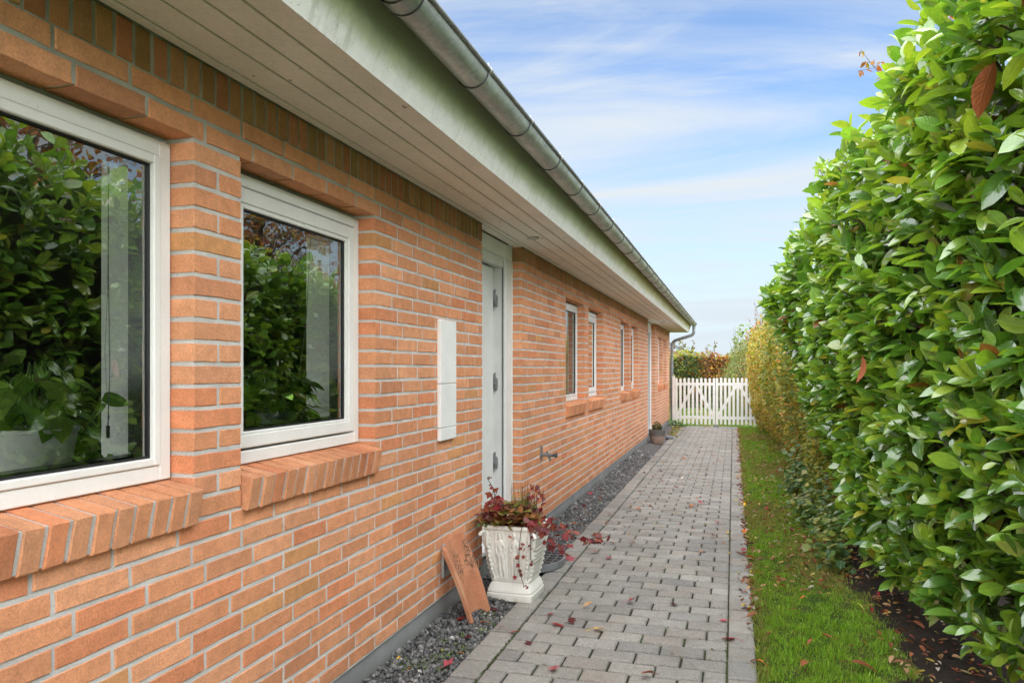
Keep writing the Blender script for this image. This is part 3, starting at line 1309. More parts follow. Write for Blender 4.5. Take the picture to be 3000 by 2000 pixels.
# wide sleeve where two gutter lengths meet, with its clip
b = MB()
vs, fs = [], []
m_ = 20
for yy in (2.035, 2.105):
    for q in range(m_ + 1):
        t = math.pi + math.pi * q / m_
        vs.append((GX + (GR + .005) * math.cos(t), yy, GZ + (GR + .005) * math.sin(t)))
for q in range(m_):
    fs.append((q, q + 1, m_ + 2 + q, m_ + 1 + q))
b.add(vs, fs)
b.box(GX + GR - .004, GX + GR + .018, 2.045, 2.095, GZ - .032, GZ + .014, .003)
b.tube([(GX + GR + .018, 2.07, GZ - .022), (GX + GR + .024, 2.07, GZ - .026)], .006, 8)
o = b.build('gutter_joint', M['zinc'], smooth=True)
o.parent = gut

# downpipe with swan neck
def smooth_path(pts, n=6):
    P = [Vector(p) for p in pts]
    out = []
    for i in range(len(P) - 1):
        p0 = P[max(i - 1, 0)]
        p1, p2 = P[i], P[i + 1]
        p3 = P[min(i + 2, len(P) - 1)]
        for k in range(n):
            t = k / n
            out.append(.5 * ((2 * p1) + (-p0 + p2) * t + (2 * p0 - 5 * p1 + 4 * p2 - p3) * t * t + (-p0 + 3 * p1 - 3 * p2 + p3) * t ** 3))
    out.append(P[-1])
    return out


dp = MB()
dy = END + .075
dp.tube(smooth_path([(-.95, dy, 2.475), (-.95, dy, 2.36), (-.958, dy, 2.30), (-.995, dy, 2.255), (-1.06, dy, 2.225), (-1.38, dy, 2.125), (-1.45, dy, 2.085), (-1.485, dy, 2.02), (-1.487, dy, 1.94)], 6) + [Vector((-1.487, dy, 1.0))], .038, 14)
dp.tube([(-1.487, dy, 1.02), (-1.487, dy, .03)], .0405, 14)
hpart('downpipe', dp, M['zinc_dark'], smooth=True)
for z in (1.93, .95):
    b = MB()
    b.tube([(-1.487, dy, z - .012), (-1.487, dy, z + .012)], .044, 14)
    b.box(-1.56, -1.487, dy - .06, dy - .04, z - .008, z + .008)
    hpart('pipe_clamp', b, M['zinc_dark'])
b = MB()
b.tube([(-1.487, dy, -.03), (-1.487, dy, .035)], .085, 18)
hpart('pipe_collar', b, M['plinth'])

# roof
rf = MB()
ex, ez = -.985, 2.595
rx, rz = -5.2, 2.575 + (5.2 - .965) * math.tan(R(27))
rf.prism([(ex, ez), (rx, rz), (rx, rz + .06), (ex, ez + .03)], WSTART, END + .2)
rf.prism([(rx, rz), (-9.5, ez), (-9.5, ez + .03), (rx, rz + .06)], WSTART, END + .2)
roof = hpart('roof', rf, M['roof_tile'])
# rolls of the tiles, joined
rr = MB()
k = 0
y = WSTART + .1
while y < END + .15:
    rr.tube([(ex + .005, y, ez + .028), (rx, y, rz + .062)], .032, 6)
    y += .22
o = rr.build('tile_rolls', M['roof_tile'], smooth=True)
o.parent = roof
o['kind'] = 'stuff'

# gable triangle
gtri = MB()
gtri.prism([(-8.9, ZS + .03), (-1.62, ZS + .03), (rx, rz - .06)], END - .13, END - .02)
hpart('gable_top', gtri, M['house_far'])

# ------------------------------------------------------------------ fittings on the house
for (lx, ly, lab) in ((-1.352, 5.18, 'small round recessed downlight in the soffit beside the near door'), (-1.345, 15.2, 'small round recessed downlight in the soffit by the far door')):
    t = thing('downlight', lab, 'light', (lx, ly, ZS - .001), group='downlights in the soffit')
    b = MB()
    b.lathe([(.028, .002), (.030, -.006), (.043, -.008), (.046, -.004), (.046, .0)], 28)
    b.build('rim', M['zinc'], t, smooth=True)
    b = MB()
    b.lathe([(.0, .006), (.028, .004)], 24)
    b.build('lens', M['steel'], t, smooth=True)

t = thing('meter_cabinet', 'tall narrow white cabinet fixed to the brick wall left of the door', 'cabinet', (WX, 3.97, 1.34))
bz = [(-.33, -.263), (-.26, -.0215), (-.0185, .33)]
for i, (z0, z1) in enumerate(bz):
    b = MB()
    b.box(-.002, .021, -.12, .12, z0, z1, .003)
    if i == 0:
        for yy in (-.085, .085):
            b.tube([(.020, yy, (z0 + z1) / 2 - .005), (.0225, yy, (z0 + z1) / 2 - .005)], .006, 10)
    b.build('cover_panel', M['box'], t)

t = thing('garden_tap', 'grey metal garden tap sticking out of the brick wall', 'tap', (WX, 6.16, .69))
b = MB()
b.lathe([(.032, 0), (.032, .008), (.018, .012), (.0, .012)], 20)
o = b.build('wall_plate', M['steel'], t, (0, 0, 0), (0, R(90), 0), smooth=True)
b = MB()
b.tube([(.0, 0, 0), (.10, 0, -.002)], .014, 12)
b.tube([(.055, 0, -.002), (.055, 0, .028)], .009, 10)
b.tube([(.06, 0, -.005), (.075, 0, -.028), (.082, 0, -.05)], [.010, .010, .0085], 10)
b.tube([(.0, 0, .07), (.008, 0, .07)], .012, 10)
b.tube([(.008, 0, .075), (.008, 0, 0), (.008, 0, -.05)], .008, 8)
b.build('tap_body', M['steel'], t, smooth=True)
b = MB()
b.tube([(.10, 0, -.002), (.118, 0, -.002), (.120, 0, -.002), (.138, 0, -.002)], [.012, .012, .022, .020], 8)
b.build('knob', M['steel_dark'], t)

t = thing('vent_grille', 'grey vent grille low on the brick wall behind the terracotta tile', 'vent', (WX, 4.0, .345))
b = MB()
frame_ring(b, 0, .016, -.095, .095, -.09, .09, .014, .014, .014, .014, .002)
b.build('grille_frame', M['zinc'], t)
b = MB()
b.box(-.002, .003, -.08, .08, -.075, .075)
b.build('backing', M['zinc_dark'], t)
for k in range(6):
    b = MB()
    b.add([(.003, -.08, -.065 + k * .024), (.003, .08, -.065 + k * .024), (.012, .08, -.077 + k * .024), (.012, -.08, -.077 + k * .024),
           (.003, -.08, -.062 + k * .024), (.003, .08, -.062 + k * .024), (.012, .08, -.074 + k * .024), (.012, -.08, -.074 + k * .024)],
          [(0, 1, 2, 3), (4, 7, 6, 5), (0, 4, 5, 1), (2, 6, 7, 3), (0, 3, 7, 4), (1, 5, 6, 2)])
    b.build('slat', M['zinc'], t)

# ------------------------------------------------------------------ leaf tools


def leaf_tpl(L=1.0, W=.36, n=5, fold=.22, curl=.25, pw=.9, twist=0.0):
    """axis +x from 0 to L, normal +z; returns verts, tris, quads, uv"""
    V, UV = [(0, 0, 0)], [(.5, 0)]
    for i in range(1, n):
        s = i / n
        w = W / 2 * math.sin(math.pi * s ** pw) ** .68
        z = -curl * L * s * s
        tw = twist * s
        V += [(s * L, 0, z), (s * L, w, z + fold * w + tw * w), (s * L, -w, z + fold * w - tw * w)]
        UV += [(.5, s), (1, s), (0, s)]
    V.append((L, 0, -curl * L))
    UV.append((.5, 1))
    T, Q = [], []
    T += [(0, 1, 2), (0, 3, 1)]
    for i in range(n - 2):
        a, b = 1 + 3 * i, 4 + 3 * i
        Q += [(a, b, b + 1, a + 1), (a, a + 2, b + 2, b)]
    a = 1 + 3 * (n - 2)
    e = len(V) - 1
    T += [(a, e, a + 1), (a, a + 2, e)]
    return np.array(V, np.float32), np.array(T), np.array(Q).reshape(-1, 4), np.array(UV, np.float32)


def lobed_tpl(lobes=5, depth=.42, cup=.15, span=300):
    """creeper / heuchera style leaf, base at origin, blade towards +x"""
    V, UV = [(.35, 0, 0)], [(.5, .4)]
    m_ = lobes * 2 + 1
    for k in range(m_):
        t = R(-span / 2 + span * k / (m_ - 1))
        r = 1.0 if k % 2 else 1.0 - depth
        rr = .55 * r * (1.12 if abs(t) < .4 else .95)
        x, y = .35 + rr * math.cos(t), rr * math.sin(t)
        V.append((x, y, cup * (rr ** 2) * 1.4 - .12 * (x - .35) ** 2))
        UV.append((.5 + y * .8, x * .8))
    V.append((0, 0, 0))
    UV.append((.5, 0))
    n = len(V)
    T = [(0, k, k + 1) for k in range(1, m_)]
    T += [(0, m_, n - 1), (0, n - 1, 1)]
    return np.array(V, np.float32), np.array(T), np.zeros((0, 4), int), np.array(UV, np.float32)


def nrm(a):
    return a / np.maximum(np.linalg.norm(a, axis=-1, keepdims=True), 1e-6)


def scatter(tpls, P, A, U, S, C):
    """place leaf templates; returns V, [T,Q], col, uv"""
    P, A, U, S, C = (np.asarray(q, np.float32) for q in (P, A, U, S, C))
    x = nrm(A)
    z = nrm(U - x * (U * x).sum(-1, keepdims=True))
    y = np.cross(z, x)
    which = RNG.integers(len(tpls), size=len(P))
    Vs, Ts, Qs, Cs, UVs = [], [], [], [], []
    base = 0
    for k, (tv, tt, tq, tu) in enumerate(tpls):
        m_ = which == k
        if not m_.any():
            continue
        p, xx, yy, zz, s = P[m_], x[m_], y[m_], z[m_], S[m_]
        V = p[:, None] + s[:, None, None] * (tv[None, :, 0:1] * xx[:, None] + tv[None, :, 1:2] * yy[:, None] + tv[None, :, 2:3] * zz[:, None])
        n, q = len(p), len(tv)
        o = (np.arange(n) * q + base)[:, None, None]
        Vs.append(V.reshape(-1, 3))
        Ts.append((tt[None] + o).reshape(-1, 3))
        if len(tq):
            Qs.append((tq[None] + o).reshape(-1, 4))
        Cs.append(np.repeat(C[m_], q, 0))
        UVs.append(np.tile(tu, (n, 1)))
        base += n * q
    F = [np.concatenate(Ts)]
    if Qs:
        F.append(np.concatenate(Qs))
    return np.concatenate(Vs), F, np.concatenate(Cs), np.concatenate(UVs)


def foliage(name, tpls, P, A, U, S, C, mat, parent=None, smooth=True, stuff=True):
    V, F, c, uv = scatter(tpls, P, A, U, S, C)
    if parent is not None:
        V = V - np.array(parent.matrix_basis.translation, np.float32)
    me = np_mesh(name, V, F, mat, c, uv, smooth)
    o = link_mesh(name, me, parent)
    if stuff:
        o['kind'] = 'stuff'
    return o


def pick(cols, w, n):
    cols = np.array(cols, np.float32)
    w = np.array(w, float)
    i = RNG.choice(len(cols), size=n, p=w / w.sum())
    return cols[i] * RNG.uniform(.8, 1.2, (n, 1)).astype(np.float32)


LAUREL_T = [leaf_tpl(1, .48, 6, .28, .10, 1.10), leaf_tpl(1, .43, 6, .42, .28, 1.05), leaf_tpl(1, .52, 6, .14, -.06, 1.15, .25),
            leaf_tpl(1, .45, 6, .30, .40, 1.05, -.3), leaf_tpl(1, .55, 6, .22, .14, 1.12), leaf_tpl(1, .40, 6, .60, .02, 1.0)]
SMALL_T = [leaf_tpl(1, .62, 3, .25, .2), leaf_tpl(1, .55, 3, .4, .35), leaf_tpl(1, .7, 3, .1, .1)]
THIN_T = [leaf_tpl(1, .20, 3, .2, .3), leaf_tpl(1, .16, 3, .3, .5)]

# ------------------------------------------------------------------ laurel hedge
KY = np.array([-1, 2.0, 2.6, 3.2, 4.5, 5.8, 6.6, 7.3, 7.8])
KB = np.array([1.10, 1.06, 1.02, .97, .84, .80, .90, .97, 1.0])
KT = np.array([.86, .79, .71, .62, .48, .42, .38, .33, .44])


def hx_face(Y, Z):
    b = np.interp(Y, KY, KB)
    t = np.interp(Y, KY, KT)
    s = np.clip((Z - .15) / (HT(Y) - .32), 0, 1.12)
    return b + (t - b) * s ** 1.15 + .05 * np.sin(Y * 3.1 + Z * 2.3) * np.sin(Z * 3.7 - Y * 1.3)




def HT(Y):
    return np.interp(Y, [-1, 2.6, 3.4, 4.6, 6.0, 6.8, 7.6], [2.84, 2.78, 2.70, 2.54, 2.30, 2.16, 2.04])


hedge = thing('laurel_hedge', 'tall glossy green laurel hedge beside the grass verge', 'hedge', (1.3, 3.8, 0))


def shoots(n, y0, y1, z0, z1, inset=0.0):
    Y = RNG.uniform(y0, y1, n)
    ht = HT(Y) - z1
    Z = z0 + (ht - z0) * RNG.uniform(0, 1, n)
    Z = np.where((Z < z0 + .25) & (Y < 5.2), Z - .12 * RNG.uniform(0, 1, n), Z)
    X = hx_face(Y, Z) + inset + np.abs(RNG.normal(0, .05, n))
    N = np.tile(np.array([-1., -.10, .22]), (n, 1))
    top = Z > HT(Y) - .25
    dt = (Z - HT(Y) + .25)
    N[top] = nrm(np.stack([-.8 * np.ones(top.sum()), -.1 * np.ones(top.sum()), .75 + .6 * dt[top]], -1))
    X[top] += dt[top] ** 2 * .9
    return np.stack([X, Y, Z], -1), nrm(N)


def leaves_from(P, N, per, L=(.080, .150), spread=.55):
    n = len(P)
    D = nrm(N + np.array([0, 0, .62]) + RNG.normal(0, .50, (n, 3)))
    slen = RNG.uniform(.10, .22, n)
    LP, LA, LU, LS = [], [], [], []
    ph = RNG.uniform(0, 6.28, n)
    a = nrm(np.cross(D, np.array([0.13, .21, 1.0])))
    b = np.cross(D, a)
    for k in range(per):
        t = (k + .6) / per
        ang = ph + k * 2.4
        rad = a * np.cos(ang)[:, None] + b * np.sin(ang)[:, None]
        ax = nrm(D * (.35 + .6 * t) + rad * (1.05 - .55 * t) + RNG.normal(0, .28, (n, 3)))
        up = nrm(np.array([-.25, -.05, 1.0]) + D * .45 + RNG.normal(0, .55, (n, 3)))
        LP.append(P + D * (slen * (t - .75))[:, None])
        LA.append(ax)
        LU.append(up)
        LS.append(RNG.uniform(*L, n) * (1.0 - .9 * max(0, t - .6)) * RNG.choice([1, 1, 1, .7], n))
    age = np.concatenate([np.full(n, (k + .6) / per) for k in range(per)])
    return np.concatenate(LP), np.concatenate(LA), np.concatenate(LU), np.concatenate(LS), age


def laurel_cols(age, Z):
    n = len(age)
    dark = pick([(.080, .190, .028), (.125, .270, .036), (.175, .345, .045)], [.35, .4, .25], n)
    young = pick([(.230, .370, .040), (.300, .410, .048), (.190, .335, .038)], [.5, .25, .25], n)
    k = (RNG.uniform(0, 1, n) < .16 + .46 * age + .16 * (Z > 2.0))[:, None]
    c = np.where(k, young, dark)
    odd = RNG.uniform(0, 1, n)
    c[odd < .014] = (.42, .38, .06)
    c[(odd > .014) & (odd < .022)] = (.24, .095, .035)
    return c


P1, N1 = shoots(1650, 1.2, 7.75, .30, 0)
P2, N2 = shoots(200, -1.0, 1.2, .3, 0)
# far end face of the laurel and its top
nt = 420
Yt = RNG.uniform(-.8, 7.6, nt)
Xt = hx_face(Yt, HT(Yt)) + RNG.uniform(.12, 1.2, nt)
Pt = np.stack([Xt, Yt, HT(Yt) + RNG.uniform(-.02, .14, nt)], -1)
Nt = nrm(np.stack([-.35 * np.ones(nt), np.zeros(nt), np.ones(nt)], -1))
P = np.concatenate([P1, P2, Pt])
N = np.concatenate([N1, N2, Nt])
LP, LA, LU, LS, age = leaves_from(P, N, 8)
LC = laurel_cols(age, LP[:, 2])
# inner, sparser layer, its shade put into darker leaf colours
P3, N3 = shoots(700, .6, 7.7, .25, .05, inset=.19)
IP, IA, IU, IS, iage = leaves_from(P3, N3, 7)
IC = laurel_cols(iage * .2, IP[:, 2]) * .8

# the 300 leaves that show largest become parts of their own
cth, sth = math.cos(TH), math.sin(TH)
dep = -LP[:, 0] * sth + LP[:, 1] * cth
uu = 1500 + 2233 * (LP[:, 0] * cth + LP[:, 1] * sth) / np.maximum(dep, .3)
vv = 1081 - 2233 * (LP[:, 2] - 1.4) / np.maximum(dep, .3)
ins = (dep > 1.0) & (uu < 2985) & (vv > 15) & (vv < 1985)
front = hx_face(LP[:, 1], LP[:, 2]) - LP[:, 0]
score = np.where(ins, LS / np.maximum(dep, .3) * (1 + 4.0 * np.clip(front, -.08, .15)), -1)
order = np.argsort(-score)[:300]
keep = np.ones(len(LP), bool)
keep[order] = False
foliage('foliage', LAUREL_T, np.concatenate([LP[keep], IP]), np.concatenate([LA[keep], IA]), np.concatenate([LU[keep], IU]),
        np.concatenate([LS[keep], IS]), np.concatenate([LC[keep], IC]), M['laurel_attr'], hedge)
leaf_me = []
for tv, tt, tq, tu in LAUREL_T:
    leaf_me.append(np_mesh('leaf', tv, [tt, tq], M['laurel_obj'], uv=tu, smooth=True))
hb = np.array(hedge.location)
for i in order:
    x = nrm(LA[i])
    z = nrm(LU[i] - x * (LU[i] * x).sum())
    y = np.cross(z, x)
    mt = Matrix([[x[0], y[0], z[0], 0], [x[1], y[1], z[1], 0], [x[2], y[2], z[2], 0], [0, 0, 0, 1]])
    o = link_mesh('leaf', leaf_me[int(RNG.integers(6))], hedge, Vector(LP[i] - hb), mt.to_euler())
    o.scale = (LS[i],) * 3
    o.color = (*LC[i], 1)
# stems of the shoots and the twiggy inside
sm = MB()
for i in RNG.choice(len(P1), 420, replace=False):
    p = Vector(P1[i])
    d = Vector(N1[i])
    q = p - d * .28 + Vector((0, RNG.normal(0, .06), -.10))
    sm.tube([q - Vector(hedge.location), p + d * .02 - Vector(hedge.location)], [.006, .003], 4, caps=False)
o = sm.build('branches', M['bark'], hedge, fix=False)
o['kind'] = 'stuff'
sm = MB()
for k in range(26):
    yy = .2 + k * .29 + RNG.normal(0, .05)
    xx = 1.45 + RNG.normal(0, .10)
    pts = [Vector((xx, yy, -.02)), Vector((xx + RNG.normal(0, .06), yy + RNG.normal(0, .06), .7)), Vector((xx + RNG.normal(0, .12), yy + RNG.normal(0, .1), 1.5)), Vector((xx + RNG.normal(0, .16), yy + RNG.normal(0, .14), 2.4))]
    sm.tube([p - Vector(hedge.location) for p in pts], [.022, .018, .013, .006], 6)
    for q in range(7):
        z = RNG.uniform(.15, 2.2)
        s_ = Vector((xx, yy, z))
        e_ = Vector((float(hx_face(yy, z)) + .1, yy + RNG.normal(0, .25), z + RNG.uniform(.1, .35)))
        sm.tube([s_ - Vector(hedge.location), (s_ + e_) / 2 + Vector((0, 0, .04)) - Vector(hedge.location), e_ - Vector(hedge.location)], [.009, .006, .003], 4, caps=False)
sm.build('stems', M['bark'], hedge, fix=False)['kind'] = 'stuff'
# irregular dark sheet inside the hedge, added to block light and read as shade
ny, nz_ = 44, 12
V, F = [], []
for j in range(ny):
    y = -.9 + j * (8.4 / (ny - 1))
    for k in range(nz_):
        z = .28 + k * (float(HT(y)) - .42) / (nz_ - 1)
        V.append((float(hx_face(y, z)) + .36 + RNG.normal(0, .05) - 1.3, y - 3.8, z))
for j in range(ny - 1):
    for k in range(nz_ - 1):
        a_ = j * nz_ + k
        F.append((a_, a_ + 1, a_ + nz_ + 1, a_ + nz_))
me = np_mesh('shade_backing', V, [np.array(F)], M['dark_backing'], smooth=True)
tag(link_mesh('shade_backing', me, hedge), kind='stuff')
# a few dead leaves caught in the hedge
dead_me = np_mesh('dead_leaf', LAUREL_T[3][0], [LAUREL_T[3][1], LAUREL_T[3][2]], M['dry_obj'], uv=LAUREL_T[3][3], smooth=True)
for (x, y, z, s, rx, ry, rz) in ((.60, 4.05, 1.47, .13, .2, 1.35, .4), (.66, 4.02, 1.62, .11, 1.9, .3, .2), (.76, 2.62, 2.33, .16, .4, 1.0, 2.2), (.98, 2.55, 1.17, .09, .3, .7, 1.0), (.93, 2.75, .88, .08, 1.2, .5, .6)):
    o = link_mesh('dead_leaf', dead_me, hedge, Vector((x, y, z)) - hedge.location, (rx, ry, rz))
    o.scale = (s,) * 3
    o.color = (.28, .085, .03, 1)
    o['label'] = 'brown dead leaf caught in the green hedge'

# ------------------------------------------------------------------ yellow-leaved hedge further on
yh = thing('autumn_hedge', 'yellow and orange small-leaved hedge beyond the laurel, reaching the gate', 'hedge', (1.0, 13, 0))
n = 30000
Y = 6.6 + (19.6 - 6.6) * RNG.uniform(0, 1, n) ** 1.2
top = 2.25 + .18 * np.sin(Y * 1.9) + .12 * np.sin(Y * 4.3 + 1) - .02 * (Y - 8)
top = np.where(Y < 7.9, .75 + (Y - 6.6) * .75, top)
Z = RNG.uniform(0, 1, n) ** .85 * top
face = np.interp(Y, [6.6, 7.4, 8.5, 11, 15, 18, 19.6], [.66, .56, .50, .42, .36, .38, .42]) + np.interp(Y, [6.6, 8, 14, 17, 19.6], [.18, .40, .62, .40, .12]) * np.clip(1 - Z / np.interp(Y, [7, 12, 19], [1.5, 1.0, .5]), 0, 1) ** 1.2 + .09 * np.sin(Y * 2.7 + Z * 3) * np.cos(Z * 2.1)
low = 0 * Z
X = face + np.abs(RNG.normal(0, .11, n)) - .10 * np.clip(low - .3, 0, 1) + (Z > top - .2) * np.abs(RNG.normal(0, .45, n))
A = nrm(np.stack([-.7 + RNG.normal(0, .6, n), RNG.normal(-.15, .6, n), RNG.normal(-.1, .5, n)], -1))
U = nrm(np.stack([-.5 + RNG.normal(0, .4, n), RNG.normal(-.1, .4, n), 1 + RNG.normal(0, .3, n)], -1))
pal = np.array([(.36, .29, .035), (.48, .36, .045), (.24, .27, .045), (.46, .20, .035), (.13, .19, .038), (.34, .13, .045), (.50, .42, .12)], np.float32)
f = np.clip((Y - 9.5) / 5.5, 0, 1)
patch = np.sin(Y * 1.3 + Z * 1.9) + .6 * np.sin(Z * 3.3 - Y * 2.2)
w = np.stack([.26 + 0 * f, .04 + .24 * f, .42 - .12 * f, .04 + .10 * f + .12 * (patch > .5), .40 - .32 * f + .10 * (patch < -.6), .015 + .04 * f, .03 + .10 * f], -1)
w = np.cumsum(w / w.sum(1, keepdims=True), 1)
ci = (RNG.uniform(0, 1, (n, 1)) > w).sum(1).clip(0, 6)
C = pal[ci] * RNG.uniform(.75, 1.2, (n, 1))
S = RNG.uniform(.035, .06, n)
foliage('foliage', SMALL_T, np.stack([X, Y, Z + .03], -1), A, U, S, C, M['leaf_attr'], yh)
sm = MB()
for k in range(90):
    y = RNG.uniform(7.6, 19.4)
    x = RNG.uniform(1.2, 1.55)
    h = 2.2 + RNG.uniform(-.3, .5)
    pts = [Vector((x, y, -.02)), Vector((x - .2 + RNG.normal(0, .08), y + RNG.normal(0, .1), h * .5)), Vector((x - .55 + RNG.normal(0, .15), y + RNG.normal(0, .2), h))]
    sm.tube([p - Vector(yh.location) for p in pts], [.016, .010, .003], 5, caps=False)
sm.build('stems', M['bark'], yh, fix=False)['kind'] = 'stuff'
# wisps sticking out of the top
WP, WA, WC = [], [], []
wm = MB()
for k in range(46):
    y = RNG.uniform(7.8, 19)
    x = RNG.uniform(.45, 1.0)
    z0 = 2.05
    h = RNG.uniform(.25, .62)
    lean = Vector((RNG.normal(-.08, .12), RNG.normal(0, .15), h))
    p0 = Vector((x, y, z0))
    wm.tube([p0 - Vector(yh.location), p0 + lean - Vector(yh.location)], [.004, .0015], 4, caps=False)
    for q in range(9):
        t = RNG.uniform(.2, 1)
        WP.append(p0 + lean * t)
        WA.append(Vector((RNG.normal(), RNG.normal(), RNG.normal(.3, .6))))
        WC.append([(.30, .10, .04), (.26, .20, .04), (.38, .22, .04), (.20, .08, .05)][RNG.integers(4)])
wm.build('twigs', M['bark'], yh, fix=False)['kind'] = 'stuff'
foliage('twig_leaves', SMALL_T, np.array(WP), np.array(WA), np.tile([0, 0, 1.0], (len(WP), 1)) + RNG.normal(0, .4, (len(WP), 3)), RNG.uniform(.03, .05, len(WP)), np.array(WC), M['leaf_attr'], yh)
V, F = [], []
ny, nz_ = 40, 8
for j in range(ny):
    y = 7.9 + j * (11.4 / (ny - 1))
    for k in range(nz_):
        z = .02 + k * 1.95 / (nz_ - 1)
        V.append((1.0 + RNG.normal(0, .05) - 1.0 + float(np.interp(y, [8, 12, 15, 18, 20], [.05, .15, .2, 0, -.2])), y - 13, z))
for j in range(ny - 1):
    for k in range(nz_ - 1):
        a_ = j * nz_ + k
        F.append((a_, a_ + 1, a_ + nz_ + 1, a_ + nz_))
me = np_mesh('shade_backing', V, [np.array(F)], M['dark_backing'], smooth=True)  # dark sheet added behind the leaves as the hedge's inner shade
tag(link_mesh('shade_backing', me, yh), kind='stuff')

# ivy creeping at the foot where the laurel ends
ivy = thing('ground_ivy', 'dark green ivy creeping at the foot of the laurel hedge', 'ivy', (.75, 7.6, 0))
n = 1500
Y = RNG.uniform(5.6, 9.6, n)
X = .82 - .012 * (Y - 6) - np.abs(RNG.normal(0, .10, n)) + .05 * np.sin(Y * 4)
Z = np.abs(RNG.normal(0, .20, n)) * (1 + .4 * np.sin(Y * 3)) + .02
IVY_T = [lobed_tpl(3, .35, .1, 270), lobed_tpl(5, .3, .2, 290)]
foliage('foliage', IVY_T, np.stack([X, Y, Z], -1), np.stack([-.8 + RNG.normal(0, .5, n), RNG.normal(-.2, .6, n), RNG.normal(-.2, .4, n)], -1),
        np.stack([-.5 + RNG.normal(0, .4, n), RNG.normal(0, .4, n), np.ones(n)], -1), RNG.uniform(.035, .075, n),
        pick([(.05, .12, .035), (.09, .17, .04), (.17, .21, .04), (.26, .25, .06)], [.3, .3, .25, .15], n), M['plant_attr'], ivy)

# ------------------------------------------------------------------ trees behind the hedge


def tree(name, label, base, height, spread, nl, cols, w, leaf=(.05, .09), seed=1, density=1.0, tpls=SMALL_T, bare=False, zlo=.35):
    rg = np.random.default_rng(seed)
    t = thing(name, label, 'tree', base)
    tr = MB()
    trunk = [Vector((0, 0, -.05)), Vector((rg.normal(0, .06), rg.normal(0, .06), height * .3)), Vector((rg.normal(0, .15), rg.normal(0, .15), height * .6)), Vector((rg.normal(0, .2), rg.normal(0, .2), height * .95))]
    tr.tube(smooth_path(trunk, 5), [.11 * (1 - k / 15.5) + .012 for k in range(16)], 8)
    ends = []
    lim = MB()
    for k in range(22):
        z = height * rg.uniform(.25, .85)
        an = k * 2.4 + rg.normal(0, .3)
        L = spread * rg.uniform(.6, 1.1) * (1.15 - z / height * .6)
        p0 = Vector((0, 0, z))
        p2 = p0 + Vector((math.cos(an) * L, math.sin(an) * L, L * rg.uniform(.2, .8)))
        p1 = (p0 + p2) / 2 + Vector((0, 0, .12 * L))
        lim.tube([p0, p1, p2], [.032, .018, .006], 5, caps=False)
        for q in range(9):
            t0 = rg.uniform(.3, 1)
            s_ = p0.lerp(p2, t0) + Vector((0, 0, .1 * L * (1 - abs(2 * t0 - 1))))
            e_ = s_ + Vector(rg.normal(0, .30 * spread, 3)) + Vector((0, 0, .15))
            lim.tube([s_, e_], [.008, .002], 4, caps=False)
            ends.append((s_, e_))
    tr.build('trunk', M['bark'], t, smooth=True, fix=False)
    lim.build('limbs', M['bark'], t, fix=False)['kind'] = 'stuff'
    E = np.array([[list(a_), list(b_)] for a_, b_ in ends])
    i = rg.integers(len(E), size=nl)
    s = rg.uniform(.15, 1.1, nl)[:, None]
    P = E[i, 0] * (1 - s) + E[i, 1] * s + rg.normal(0, .07, (nl, 3))
    A_ = rg.normal(0, 1, (nl, 3)) + np.array([0, 0, -.3])
    U_ = rg.normal(0, .6, (nl, 3)) + np.array([0, 0, 1])
    V, Fc, c, uv = scatter(tpls, P, A_, U_, rg.uniform(*leaf, nl), pick(cols, w, nl))
    me = np_mesh('foliage', V, Fc, M['leaf_attr'], c, uv, True)
    tag(link_mesh('foliage', me, t), kind='stuff')
    return t


AUT = [(.28, .09, .035), (.36, .14, .035), (.20, .055, .035), (.38, .24, .04), (.14, .13, .035)]
tree('autumn_tree', 'tall red-brown autumn tree behind the laurel hedge, near the first window reflection', (4.0, 6.6, 0), 6.4, 1.7, 5200, AUT, [.3, .25, .2, .1, .15], seed=3)
tree('autumn_tree', 'rust-coloured autumn tree behind the hedge, mirrored in the second window', (4.4, 11.0, 0), 6.8, 1.9, 7000, AUT, [.2, .3, .1, .2, .2], seed=5)
tree('bare_tree', 'nearly bare dark twiggy tree behind the near end of the hedge', (3.8, 4.0, 0), 6.0, 1.5, 900, AUT, [.3, .3, .2, .1, .1], seed=8)

